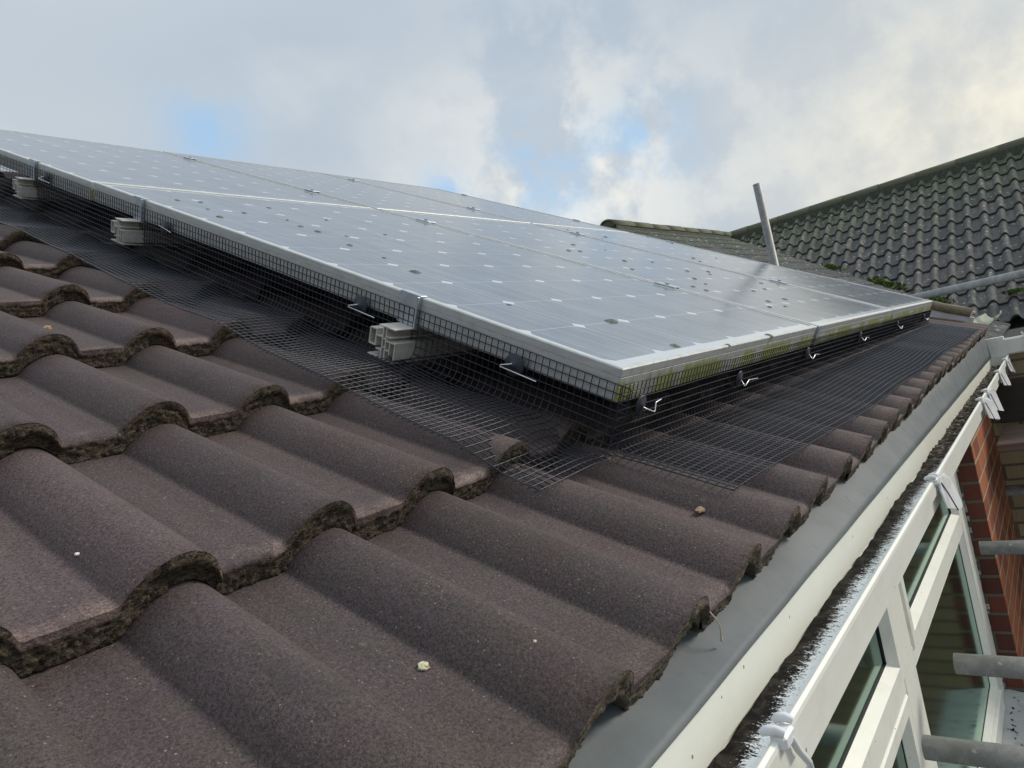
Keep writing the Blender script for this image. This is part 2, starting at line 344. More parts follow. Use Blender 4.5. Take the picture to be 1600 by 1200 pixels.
def m_gutter_floor():
    m, t, b, V = mat('gutter_floor_sludge')     # local frame: x along, y across
    s = t.n('ShaderNodeSeparateXYZ'); t.l(V, s.inputs[0])
    streak = t.noise(t.scale3(V, 300.0, 90.0, 10.0), 1.0, 4.0, 0.75, 0.8); big = t.noise(V, 6.0, 4.0, 0.6); clump = t.noise(V, 55.0, 5.0, 0.7, 0.8)
    y = t.math('ADD', s.outputs[1], t.math('MULTIPLY', t.math('SUBTRACT', big, 0.5), 0.022))
    far = t.ramp(s.outputs[0], 0.9, 2.1)
    cov = t.math('ADD', t.ramp(y, -0.054, -0.012, False), t.math('MULTIPLY', far, 0.75))
    fine = t.noise(t.scale3(V, 650.0, 420.0, 10.0), 1.0, 2.0, 0.6)
    mk = t.ramp(t.math('ADD', t.math('ADD', t.math('MULTIPLY', t.math('SUBTRACT', fine, 0.5), 0.8), t.math('MULTIPLY', t.math('SUBTRACT', streak, 0.5), 1.5)), t.math('SUBTRACT', cov, 0.50)), -0.06, 0.08)
    dark = t.mix(t.ramp(clump, 0.42, 0.62), c4(0.008, 0.007, 0.006), c4(0.034, 0.029, 0.024))
    dark = t.mix(t.math('MULTIPLY', far, t.ramp(clump, 0.5, 0.66)), dark, c4(0.26, 0.22, 0.17))
    dark = t.mix(t.ramp(streak, 0.66, 0.76), dark, c4(0.34, 0.33, 0.31))
    col = t.mix(mk, t.mix(t.ramp(streak, 0.3, 0.6), c4(0.70, 0.75, 0.80), c4(0.80, 0.84, 0.87)), dark)
    t.l(col, b.inputs['Base Color']); t.l(t.math('ADD', 0.4, t.math('MULTIPLY', mk, 0.5)), b.inputs['Roughness']); b.inputs['Specular IOR Level'].default_value = 0.12
    bump(t, b, t.math('ADD', t.math('MULTIPLY', mk, 0.8), t.math('ADD', t.math('MULTIPLY', streak, 0.5), clump)), 0.45, 0.002)
    return m
def m_upvc(name='white_upvc', col=(0.86, 0.86, 0.79), dirt=0.3):
    m, t, b, V = mat(name)
    n = t.noise(V, 14.0, 6.0, 0.7, 0.5); n2 = t.noise(V, 3.0, 3.0); vor = t.n('ShaderNodeTexVoronoi'); vor.inputs['Scale'].default_value = 70.0; t.l(V, vor.inputs['Vector'])
    vc = t.n('ShaderNodeSeparateXYZ'); t.l(vor.outputs['Color'], vc.inputs[0])
    col_ = t.mix(t.math('MULTIPLY', t.ramp(n, 0.45, 0.75), dirt), c4(*col), c4(col[0]*.62, col[1]*.6, col[2]*.54))
    col_ = t.mix(t.math('MULTIPLY', t.ramp(n2, 0.4, 0.7), 0.15), col_, c4(col[0]*.8, col[1]*.8, col[2]*.7))
    sp = t.math('MULTIPLY', t.math('LESS_THAN', vor.outputs['Distance'], 0.12), t.math('GREATER_THAN', vc.outputs[0], 0.88))
    col_ = t.mix(t.math('MULTIPLY', sp, 0.8), col_, c4(0.10, 0.08, 0.05))
    t.l(col_, b.inputs['Base Color']); b.inputs['Roughness'].default_value = 0.38
    return m
def m_tray():
    m, t, b, V = mat('grey_eaves_tray_plastic')
    n = t.noise(V, 8.0, 5.0, 0.65); sc = t.ramp(t.noise(t.scale3(V, 60.0, 22.0, 16.0), 1.0, 4.0, 0.7, 1.5), 0.66, 0.69)
    col = t.mix(t.ramp(n, 0.3, 0.7), c4(0.078, 0.092, 0.102), c4(0.118, 0.134, 0.138))
    col = t.mix(t.math('MULTIPLY', sc, 0.8), col, c4(0.05, 0.06, 0.07))
    t.l(col, b.inputs['Base Color']); b.inputs['Roughness'].default_value = 0.62; bump(t, b, n, 0.3, 0.003)
    return m
def m_brick(name, c1, c2, mortar, flip=False, seed=0.0):
    m, t, b, V = mat(name)      # local frame: x along the wall, z up
    s = t.n('ShaderNodeSeparateXYZ'); t.l(V, s.inputs[0]); cb = t.n('ShaderNodeCombineXYZ')
    t.l(t.math('ADD', s.outputs[1 if flip else 0], seed), cb.inputs[0]); t.l(t.math('ADD', s.outputs[2], 10.0), cb.inputs[1])
    br = t.n('ShaderNodeTexBrick'); t.l(cb.outputs[0], br.inputs['Vector']); br.inputs['Scale'].default_value = 1.0
    br.inputs['Brick Width'].default_value = 0.225; br.inputs['Row Height'].default_value = 0.075; br.inputs['Mortar Size'].default_value = 0.0068
    br.inputs['Mortar Smooth'].default_value = 0.25; br.inputs['Color1'].default_value = c4(*c1); br.inputs['Color2'].default_value = c4(*c2); br.inputs['Mortar'].default_value = c4(*mortar)
    br.inputs['Bias'].default_value = -0.1
    rg = t.noise(t.scale3(cb.outputs[0], 70.0, 6.0, 1.0), 1.0, 3.0, 0.6); fn = t.noise(V, 160.0, 4.0, 0.7)
    k = t.math('ADD', 0.62, t.math('ADD', t.math('MULTIPLY', fn, 0.35), t.math('MULTIPLY', t.math('MULTIPLY', rg, 0.4), t.math('SUBTRACT', 1.0, br.outputs['Fac']))))
    sc = t.n('ShaderNodeVectorMath', _operation='SCALE'); t.l(br.outputs['Color'], sc.inputs[0]); t.l(k, sc.inputs['Scale'])
    t.l(sc.outputs[0], b.inputs['Base Color']); b.inputs['Roughness'].default_value = 0.9; b.inputs['Specular IOR Level'].default_value = 0.2
    bump(t, b, t.math('ADD', t.math('MULTIPLY', br.outputs['Fac'], -1.0), t.math('ADD', t.math('MULTIPLY', rg, 0.9), t.math('MULTIPLY', fn, 0.5))), 0.9, 0.005)
    return m
def m_glass():
    m, t, b, V = mat('window_glass'); t.t.nodes.remove(b)
    out = [n for n in t.t.nodes if n.type == 'OUTPUT_MATERIAL'][0]
    tr = t.n('ShaderNodeBsdfTransparent', Color=c4(0.46, 0.56, 0.54)); gl = t.n('ShaderNodeBsdfGlossy', Roughness=0.10, Color=c4(0.76, 1.0, 0.90)); fr = t.n('ShaderNodeFresnel', IOR=1.7)
    mx = t.n('ShaderNodeMixShader'); t.l(t.math('MINIMUM', t.math('ADD', t.math('MULTIPLY', fr.outputs[0], 1.15), 0.08), 1.0), mx.inputs[0]); t.l(tr.outputs[0], mx.inputs[1]); t.l(gl.outputs[0], mx.inputs[2]); t.l(mx.outputs[0], out.inputs[0])
    return m
def m_wood(name, c1, c2):
    m, t, b, V = mat(name)
    g = t.noise(t.scale3(V, 14.0, 1.2, 22.0), 2.0, 5.0, 0.7, 1.0); n = t.noise(V, 5.0, 3.0)
    col = t.mix(t.ramp(g, 0.35, 0.65), c4(*c1), c4(*c2)); col = t.mix(t.math('MULTIPLY', n, 0.3), col, c4(0.09, 0.085, 0.08))
    t.l(col, b.inputs['Base Color']); b.inputs['Roughness'].default_value = 0.85; bump(t, b, g, 0.5, 0.003)
    return m
def m_galv():
    m, t, b, V = mat('galvanised_scaffold_steel')
    n = t.noise(V, 22.0, 6.0, 0.7, 0.6); n2 = t.noise(V, 90.0, 4.0, 0.7)
    col = t.mix(t.ramp(n, 0.35, 0.7), c4(0.20, 0.205, 0.20), c4(0.30, 0.31, 0.30)); col = t.mix(t.math('MULTIPLY', t.ramp(n2, 0.6, 0.7), 0.5), col, c4(0.55, 0.54, 0.50))
    col = t.mix(t.math('MULTIPLY', t.ramp(t.noise(V, 9.0, 5.0, 0.7), 0.55, 0.7), 0.5), col, c4(0.13, 0.125, 0.11))
    t.l(col, b.inputs['Base Color']); b.inputs['Metallic'].default_value = 0.55; b.inputs['Roughness'].default_value = 0.52; bump(t, b, n2, 0.4, 0.001)
    return m

M_TOP = m_tile_top(); M_BUTT = m_tile_butt(); M_OLD = m_old_tile()
M_OLDB = simple('old_tile_butt', c4(0.060, 0.062, 0.058), 0.95, col2=c4(0.12, 0.13, 0.09), vs=40.0, bmp=0.8, bd=0.004, bs=60.0)
M_CELL = m_cells(); M_FRAME = m_frame(); M_GFLOOR = m_gutter_floor(); M_UPVC = m_upvc(); M_GUT = m_upvc('white_gutter_plastic', (0.84, 0.84, 0.78), 0.22)
M_GIN = m_upvc('cream_gutter_back', (0.86, 0.86, 0.77), 0.12)
M_TRAY = m_tray(); M_WIRE = simple('black_coated_wire', c4(0.018, 0.024, 0.036), 0.30, spec=0.6)
M_CLIPD = simple('black_clip_disc_plastic', c4(0.030, 0.036, 0.050), 0.5)
M_ALU = simple('bright_aluminium', c4(0.80, 0.81, 0.82), 0.32, 0.6)
M_RAIL = simple('mill_aluminium_rail', c4(0.74, 0.72, 0.67), 0.45, 0.25, col2=c4(0.58, 0.56, 0.51), vs=60.0)
M_CLAMP = simple('grey_clamp_aluminium', c4(0.48, 0.53, 0.58), 0.42, 0.4, col2=c4(0.38, 0.42, 0.46), vs=50.0)
M_RED = m_brick('red_brick_wall', (0.46, 0.155, 0.075), (0.20, 0.075, 0.052), (0.55, 0.43, 0.30))
M_RED_SHADED = m_brick('red_brick_shaded', (0.165, 0.055, 0.040), (0.085, 0.036, 0.030), (0.17, 0.15, 0.12), flip=True)  # same brick as the wall, shade on the return painted as darker colours
M_BUFF = m_brick('buff_brick_wall', (0.46, 0.38, 0.24), (0.36, 0.30, 0.19), (0.24, 0.20, 0.16), flip=True, seed=0.07)
M_GLASS = m_glass(); M_WOOD = m_wood('scaffold_board_timber', (0.20, 0.145, 0.115), (0.13, 0.095, 0.08)); M_SHADE_BOARD = m_wood('painted_shade_board', (0.055, 0.042, 0.034), (0.032, 0.026, 0.022))  # second wood is a near-black tone painting deep shade
M_GALV = m_galv(); M_FELT_SHADE = simple('black_felt_and_shade', c4(0.018, 0.018, 0.019), 0.95, col2=c4(0.03, 0.03, 0.03), vs=8.0)  # black felt; also the painted shade on the far eaves board and walls
M_MORTAR = simple('verge_mortar', c4(0.27, 0.225, 0.15), 0.95, col2=c4(0.17, 0.145, 0.10), vs=25.0, bmp=0.8, bd=0.006, bs=60.0)
M_FLASH = simple('pale_lead_flashing', c4(0.46, 0.44, 0.45), 0.55, col2=c4(0.36, 0.34, 0.35), vs=9.0)
M_GRP = simple('mossy_pale_trough', c4(0.30, 0.34, 0.27), 0.7, col2=c4(0.12, 0.15, 0.08), vs=25.0)
M_RIDGE = simple('mossy_ridge_tile', c4(0.115, 0.115, 0.085), 0.92, col2=c4(0.10, 0.12, 0.055), vs=9.0, bmp=0.8, bd=0.006, bs=70.0)
M_MOSS = simple('green_moss', c4(0.075, 0.13, 0.018), 1.0, col2=c4(0.13, 0.19, 0.03), vs=60.0, bmp=1.0, bd=0.01, bs=150.0)
M_LICH = simple('grey_green_lichen', c4(0.085, 0.105, 0.090), 0.95, col2=c4(0.20, 0.22, 0.19), vs=180.0, bmp=1.0, bd=0.002, bs=400.0)
M_STONE = simple('pale_stone_chip', c4(0.62, 0.58, 0.40), 0.85, col2=c4(0.45, 0.40, 0.25), vs=90.0)
M_CHIP = simple('brown_mortar_chip', c4(0.30, 0.21, 0.13), 0.9, col2=c4(0.18, 0.13, 0.09), vs=90.0)
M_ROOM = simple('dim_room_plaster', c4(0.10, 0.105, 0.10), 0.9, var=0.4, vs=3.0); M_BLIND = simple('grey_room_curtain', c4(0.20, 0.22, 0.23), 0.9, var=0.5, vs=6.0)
M_SEAL = simple('black_rubber_seal', c4(0.012, 0.012, 0.014), 0.6)
M_GROUND = simple('paving_ground', c4(0.16, 0.15, 0.13), 0.95, var=0.4, vs=1.5)

# ------------------------------------------------------------------ ground
mb = MB(); mb.add([(-400,-400,-5.2),(400,-400,-5.2),(400,400,-5.2),(-400,400,-5.2)], [(0,1,2,3)])
tag(mb.build('ground', M_GROUND, fix=False), kind='structure')

# ------------------------------------------------------------------ tiles
RH, RW, TT = 0.0292, 0.044, 0.0310       # roll height, mean roll half width, tile thickness
def sm01(x): x = min(1.0, max(0.0, x)); return x*x*(3-2*x)
def prof(u):
    k = (u/0.15) - round(u/0.15); d = k*0.15
    w, e = (0.0310, 0.50) if d > 0 else (0.0500, 0.72); d = abs(d)
    z = RH*max(0.0, math.cos(math.pi*d/(2*w)))**e if d < w else 0.0
    f = max(0.0, 1-abs(d-w)/0.007); z += 0.0018*f*f
    return z - RH
def in_pan(u):
    k = (u/0.15) - round(u/0.15); d = k*0.15
    return sm01((d-0.025)/0.006) if d > 0 else sm01((-d-0.046)/0.008)
def tile_patch(mb, rand, wear, a0, r, nu, fine, to_w, clip=None, gx=0.0, joint=True, thick=TT, g=G, rs=1.0):
    """one double tile: crests at a0+.15 (middle) and a0+.30 (joint)"""
    ua, ub = 0.0305, 0.3330
    us = [ua + (ub-ua)*i/(nu-1) for i in range(nu)]
    if fine: path = [(0.345,0),(0.26,0),(0.18,0),(0.11,0),(0.06,0),(0.03,0),(0.013,-0.0001),(0.0085,-0.0007),(0.0045,-0.0022),(0.0016,-0.0046),(0.0002,-0.0076),(0,-0.0105),(0,-0.0135),(0,-0.0165),(0,-0.0195),(0,-0.0230),(0,-0.0270),(0,-0.0300),(0.001,-thick),(0.05,-thick)]
    else: path = [(0.345,0),(0.15,0),(0.012,0),(0.002,-0.002),(0,-0.006),(0,-0.014),(0.001,-thick),(0.05,-thick)]
    ev = joint and r == 0
    if ev: path = [(pb, pc*0.84) for pb, pc in path]
    th_ = thick*0.84 if ev else thick
    dc = rnd.uniform(-0.0012, 0.0012); db = rnd.uniform(-0.0035, 0.0035); sk = rnd.uniform(-0.006, 0.006); tl = rnd.uniform(-0.004, 0.004); rv = rnd.random()
    slope = thick/g; base = r*g; nb = len(path); o = len(mb.v); seed = rnd.uniform(0, 50); bt = 6 if fine else 3
    for j, (pb, pc) in enumerate(path):
        for i, u in enumerate(us):
            a = a0 + u; b = pb; c = prof(u)*rs - (0.0022 if u < 0.0325 else 0.0) - slope*pb + dc + tl*(u-0.2) + pc
            if fine and 6 <= j <= 10:
                kk = in_pan(u); c += -pc*(1-kk)*0.62 if j < 10 else 0.0; pb *= (0.35+0.65*kk)
            b = pb + sk*(u-0.2)
            if j >= bt:
                q = Vector((a*95+seed, pc*260, r*9.1)); q2 = Vector((a*330, pc*420+seed, r))
                nz = noise.noise(q)*0.0024 + noise.noise(q2)*0.0024 + noise.noise(q2*2.3)*0.0016 + noise.noise(Vector((a*30, r*3, seed)))*0.0018
                w = 1.0 if pc < -0.009 else 0.2
                if j < nb-1: b += nz*w + (0.0012 if pc < -0.009 else 0)
                if j in (bt+3, bt+4, bt+5): c += min(0, noise.noise(Vector((a*90, seed, 3)))*0.0030)
                if pc <= -th_+1e-6: c += noise.noise(Vector((a*60, seed, 7)))*0.0012
                # ragged upper layer over the joint roll
                if joint and j > bt+3 and pc > -thick*0.5 and 0.285 < u: b -= 0.0028
                if joint and pc <= -thick*0.5 and u > 0.288: b += 0.0065
            P = to_w(a+gx, base+b+db, c)
            mb.v.append(tuple(map(float, P)))
            rand.append(rv)
            d = abs(((u+0.075)/0.15 % 1)-0.5)*0.15; tw = in_pan(u)
            wear.append(tw*(0.3 if ev else 1.0)*(1.0 if pb < 0.010 else max(0.0, 1-(pb-0.010)/0.008)) if (pc > -0.012 and b < 0.03) else 0.0)
    for j in range(nb-1):
        for i in range(nu-1):
            f = (o+j*nu+i, o+(j+1)*nu+i, o+(j+1)*nu+i+1, o+j*nu+i+1)
            if clip is not None:
                cx = [sum(mb.v[k][q] for k in f)/4 for q in range(3)]
                if not clip(cx): continue
            mb.f.append(f); mb.mi.append(1 if j >= ((10 if in_pan(us[i]) > 0.5 else 8) if fine else 3) else 0); mb.sm.append(True)
def add_attrs(o, rand, wear):
    for nm, d in (('tile_rand', rand), ('edge_wear', wear)):
        a = o.data.attributes.new(nm, 'FLOAT', 'POINT'); a.data.foreach_set('value', d)

ROOF_END = 4.05
house = empty('brick_house', HM, 'foreground house with brown double roll tiles, white gutter and white framed windows', 'house')
mb = MB(); rand = []; wear = []
def near_clip(c): return c[0] < ROOF_END
for r in range(0, 12):
    for i in range(-5, 14):
        a0 = i*0.30
        if a0 > ROOF_END: continue
        near = (a0 < 2.0 and r < 1) or (a0 < 1.0 and r < 6) or (a0 < .3 and r < 9)
        mid_ = r < 3
        tile_patch(mb, rand, wear, a0, r, 140 if near else (72 if mid_ else 46), near, roof, clip=near_clip if a0+0.35 > ROOF_END else None)
# under-roll tongues of the joint tiles (second layer seen in the butt cracks) and the felt below
for r in range(0, 8):
    for i in range(-5, 13):
        a0 = i*0.30 + 0.30; nn = 14; vs = []
        for k in range(nn):
            u = -0.016 + 0.048*k/(nn-1)
            for (b, c) in ((0.0035, -0.0150), (0.0030, -0.0220), (0.0035, -TT+0.001), (0.04, -TT+0.001), (0.04, -0.0150)):
                b2 = b + (noise.noise(Vector((a0*7+u*160, c*300, r)))*0.0022 if b < 0.01 else 0)
                vs.append(roof(a0+u, r*G+b2, prof(u)+c-0.0955*b))
        fs = [(k*5+j, k*5+j+1, (k+1)*5+j+1, (k+1)*5+j) for k in range(nn-1) for j in range(4)] + [(0,1,2,3,4)]
        mb.add(vs, fs, 1); rand += [0.5]*len(vs); wear += [0.0]*len(vs)
ro = mb.build('roof', [M_TOP, M_BUTT], house, fix=False); add_attrs(ro, rand, wear)
mb = MB()
mb.add([roof(-1.6, 0.035, -0.085), roof(ROOF_END-.01, 0.035, -0.085), roof(ROOF_END-.01, 3.9, -0.085), roof(-1.6, 3.9, -0.085)], [(0,1,2,3)])
mb.build('roofing_felt', M_FELT_SHADE, house, fix=False)

# ------------------------------------------------------------------ eaves tray, gutter (house frame: x', y', z')
GX0, GX1 = -0.9, 3.97
mb = MB(); nx = 120; rows = 12; vs = []
Hinv = np.linalg.inv(np.array([HX, HY, HZ]).T)
for i in range(nx+1):
    x = GX0 + (GX1-GX0)*i/nx
    p0 = Hinv @ roof(x, 0.13, -0.068); p1 = Hinv @ roof(x, 0.015, -0.0535)
    w = 0.0012*noise.noise(Vector((x*6, 0, 0)))
    end = np.array([0, -0.0115+w, -0.0630]); knee = p1
    for j in range(rows+1):
        t = j/rows
        if t < 0.3: P = p0 + (knee-p0)*(t/0.3)
        else:
            s = (t-0.3)/0.7; ctl = np.array([0, knee[1]-0.015, knee[2]-0.012])
            P = knee*(1-s)**2 + 2*s*(1-s)*ctl + end*s*s
            P[1] += 0.0016*noise.noise(Vector((x*3, s*2, 4)))*math.sin(math.pi*s)
        vs.append((x, P[1], P[2]))
fs = [(i*(rows+1)+j, (i+1)*(rows+1)+j, (i+1)*(rows+1)+j+1, i*(rows+1)+j+1) for i in range(nx) for j in range(rows)]
mb.add(vs, fs, 0, True)
tr = mb.build('eaves_tray', M_TRAY, house, M=HM, fix=False); sm = tr.modifiers.new('thickness', 'SOLIDIFY'); sm.thickness = 0.0015; sm.offset = -1
# lap joints of the tray sheets
for x in (0.62, 1.20, 2.05, 2.13, 2.72):
    mb = MB(); i = int((x-GX0)/(GX1-GX0)*nx); mb.tube([Vector(vs[i*(rows+1)+j]) + Vector((0, -0.0008, 0.0004)) for j in range(4, rows+1)], 0.0007, 5)
    mb.build('lap_joint', M_SEAL, tr, M=HM, fix=False)

gut = MB()
prof_g = [(-0.002,-0.0610),(-0.002,-0.1135),(-0.006,-0.1165),(-0.0740,-0.1165),(-0.0785,-0.1135),(-0.0790,-0.0925),(-0.0850,-0.0870),(-0.0860,-0.0665),(-0.0855,-0.0630),(-0.0825,-0.0612),(-0.0795,-0.0628),(-0.0795,-0.0672),(-0.0825,-0.0680),(-0.0825,-0.0862),(-0.0763,-0.0915),(-0.0763,-0.1135),(-0.0050,-0.1135),(-0.0050,-0.0610)]
gut.extrude(prof_g, GX0, GX1)
gut.box((GX1, -0.0860, -0.1165), (GX1+0.004, -0.002, -0.061))
g_o = gut.build('gutter', M_GUT, house, M=HM)
mb = MB(); mb.box((GX0, -0.0095, -0.1090), (GX1-0.001, -0.0054, -0.0610)); mb.build('gutter_back', M_GIN, g_o, M=HM)
mb = MB(); vs = []; nx2, ny2 = 420, 16
for i in range(nx2+1):
    x = GX0 + (GX1-0.002-GX0)*i/nx2
    for j in range(ny2+1):
        y = -0.0760 + (0.0760-0.0098)*j/ny2
        k = max(0, (y+0.052)/0.042); far = min(1, max(0, (x-0.9)/1.2))
        z = -0.1130 + (0.0045*k + 0.007*far)*(0.6+0.8*noise.noise(Vector((x*40, y*60, 0)))) + 0.003*far*noise.noise(Vector((x*110, y*120, 5)))
        z += 0.004*noise.noise(Vector((x*4, 1, 2)))*k
        vs.append((x, y, max(z, -0.1133)))
mb.add(vs, [(i*(ny2+1)+j, (i+1)*(ny2+1)+j, (i+1)*(ny2+1)+j+1, i*(ny2+1)+j+1) for i in range(nx2) for j in range(ny2)], 0, True)
mb.build('gutter_sludge', M_GFLOOR, g_o, M=HM, fix=False)
# fascia and soffit
mb = MB(); mb.box((GX0, -0.0015, -0.130), (3.0, 0.016, -0.0625)); mb.box((GX0, 0.0165, -0.128), (3.0, 0.150, -0.118)); mb.build('fascia', M_UPVC, house, M=HM)

# ------------------------------------------------------------------ walls
mb = MB()
mb.box((2.98, 0.05, -5.3), (4.05, 0.40, -0.105)); wall = mb.build('wall', M_RED, house, M=HM)
mb = MB(); mb.box((2.976, 0.0515, -5.3), (2.9795, 0.40, -0.107)); mb.build('window_reveal', M_RED_SHADED, wall, M=HM)
mb = MB(); mb.box((-1.2, 0.05, -5.3), (2.975, 0.40, -1.46)); mb.build('wall', M_RED, house, M=HM)
rp = 0.0
mb = MB()
for k in range(46):      # crumbly render filling along the frame and the brick corner
    z = -0.30 - 0.024*k + rnd.uniform(-.01, .01)
    if rnd.random() < 0.6:
        x = 2.972; y = 0.118+rnd.uniform(-0.005, 0.006); s = rnd.uniform(0.003, 0.008)
        mb.bbox((x-s, y-s, z-s*1.4), (x+s*.3, y+s, z+s*1.4), s*0.3)
sc_ = mb.build('sealant_crumbs', simple('old_sealant', c4(0.42, 0.40, 0.36), 0.9, var=0.5, vs=80.0), wall, M=HM); sc_['kind'] = 'stuff'

# ------------------------------------------------------------------ window band
WZ0, WZ1 = -1.30, -0.129
win = empty('window', HM @ Matrix.Translation((1.5, 0.1, WZ0)), None, None); win.parent = house; win.matrix_parent_inverse = house.matrix_world.inverted()
for k in ('label', 'category'):
    if k in win: del win[k]
def rot_front(): # maps (x, h, out) to house frame: x -> x', h -> z', out -> -y'
    return Matrix(((1,0,0,0),(0,0,-1,0),(0,1,0,0),(0,0,0,1)))
RF = rot_front()
fr = MB()
def ybox(mb_, x0, x1, z0, z1, y0, y1, r=0.003): mb_.bbox((x0, y0, z0), (x1, y1, z1), r)
cols = [(-0.90, -0.10), (-0.02, 1.405), (1.505, 2.865)]
ybox(fr, -0.98, -0.91, WZ0, WZ1, 0.108, 0.165); ybox(fr, -0.095, -0.025, WZ0, WZ1, 0.108, 0.165)
ybox(fr, 1.462, 1.600, WZ0, WZ1, 0.118, 0.165); ybox(fr, 2.815, 2.970, WZ0, WZ1, 0.117, 0.165)
for x0, x1 in ((-0.91, -0.095), (-0.025, 1.462), (1.600, 2.815)):
    ybox(fr, x0, x1, WZ0, WZ0+0.070, 0.1075, 0.165); ybox(fr, x0, x1, -0.622, -0.575, 0.119, 0.165); ybox(fr, x0, x1, WZ1-0.05, WZ1, 0.1075, 0.165)
fr.build('frame', M_UPVC, win, M=HM)
SP = [(0,0.0),(0,0.033),(0.003,0.036),(0.034,0.036),(0.049,0.013),(0.049,0.0)]
gl = MB()
for (x0, x1) in ((-0.90, -0.10), (-0.015, 1.462), (1.612, 2.810)):
    mb = MB(); Mr = RF.copy(); Mr[1][3] = 0.150
    mb.rect_ring(x0, -0.586, x1, WZ1-0.045, SP, 0, M=Mr)
    sash = mb.build('sash', M_UPVC, win, M=HM)
    mb = MB(); mb.rect_ring(x0+0.048, -0.539, x1-0.048, WZ1-0.092, [(0,0.0),(0,0.0135),(0.0035,0.0135),(0.0035,0.0)], 0, M=Mr); mb.build('rubber_seal', M_SEAL, sash, M=HM)
    mb = MB(); mb.box((x0+0.051, 0.1405, -0.536), (x1-0.051, 0.1445, WZ1-0.095)); mb.build('pane', M_GLASS, sash, M=HM)
# lower lights: left ones framed, right one a single large pane
for (x0, x1, sashy) in ((-0.90, -0.10, True), (-0.020, 1.458, True), (1.600, 2.815, False)):
    Mr = RF.copy(); Mr[1][3] = 0.150
    if sashy:
        mb = MB(); mb.rect_ring(x0, WZ0+0.072, x1, -0.624, [(0,0.0),(0,0.030),(0.004,0.034),(0.034,0.034),(0.050,0.014),(0.050,0.0)], 0, M=Mr); s2 = mb.build('sash', M_UPVC, win, M=HM); i0 = 0.050
    else:
        mb = MB(); mb.rect_ring(x0+.001, WZ0+0.071, x1-.001, -0.624, [(0,0.0),(0,0.030),(0.022,0.014),(0.022,0.0)], 0, M=Mr); s2 = mb.build('glazing_bead', M_UPVC, win, M=HM); i0 = 0.022
    mb = MB(); mb.rect_ring(x0+i0-.001, WZ0+0.070+i0, x1-i0+.001, -0.623-i0, [(0,0.0),(0,0.0125),(0.006,0.0125),(0.006,0.0)], 0, M=Mr); mb.build('rubber_seal', M_SEAL, s2, M=HM)
    mb = MB(); mb.box((x0+i0+.004, 0.1385, WZ0+0.074+i0), (x1-i0-.004, 0.1425, -0.627-i0)); mb.build('pane', M_GLASS, s2, M=HM)
mb = MB(); mb.extrude([(0.165,-1.312),(0.165,-1.3015),(0.104,-1.3015),(-0.035,-1.328),(-0.040,-1.332),(-0.040,-1.352),(-0.034,-1.352),(-0.034,-1.338)], -0.98, 2.975)
mb.build('sill', m_upvc('dirty_sill_upvc', (0.50, 0.52, 0.52), 0.8), win, M=HM)
mb = MB()
for k in range(60):
    x = rnd.uniform(1.6, 2.95); y = rnd.uniform(-0.02, 0.10) if rnd.random() < .5 else rnd.uniform(.06, .10); s = rnd.uniform(0.004, 0.012)
    z = -1.3015 - (0.104-y)*0.19
    q = [Vector((x+rnd.gauss(0,s), y+rnd.gauss(0,s*.6), z+abs(rnd.gauss(0,s*.2)))) for _ in range(7)]
    mb.add(q, [(0,1,2),(2,3,4),(4,5,6),(0,3,6)])
ld = mb.build('leaf_debris', simple('black_leaf_debris', c4(0.02, 0.018, 0.014), 0.9, var=0.5, vs=50.0), M=HM); tag(ld, 'black wet leaf litter scattered on the white window sill', 'leaf litter', kind='stuff')
# dim room behind the panes
mb = MB()
mb.add([(-0.98,0.39,-1.9),(2.96,0.39,-1.9),(2.96,0.39,-0.25),(-0.98,0.39,-0.25)], [(0,1,2,3)])
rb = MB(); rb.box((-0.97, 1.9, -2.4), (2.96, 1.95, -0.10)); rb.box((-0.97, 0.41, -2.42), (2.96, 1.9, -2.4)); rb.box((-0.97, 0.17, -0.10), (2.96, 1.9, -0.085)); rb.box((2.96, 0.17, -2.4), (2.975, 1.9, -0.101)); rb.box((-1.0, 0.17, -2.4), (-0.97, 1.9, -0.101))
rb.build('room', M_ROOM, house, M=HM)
for x0, x1 in ((-0.05, 1.30), (2.45, 2.85)):
    mb = MB(); n = 60; vs = []
    for i in range(n+1):
        x = x0+(x1-x0)*i/n; y = 0.28+0.018*math.sin(i*1.05)+0.006*math.sin(i*2.7)
        vs += [(x, y, -1.25), (x, y, -0.14)]
    mb.add(vs, [(2*i, 2*i+2, 2*i+3, 2*i+1) for i in range(n)], 0, True)
    cu = mb.build('curtain', M_BLIND, house, M=HM, fix=False)

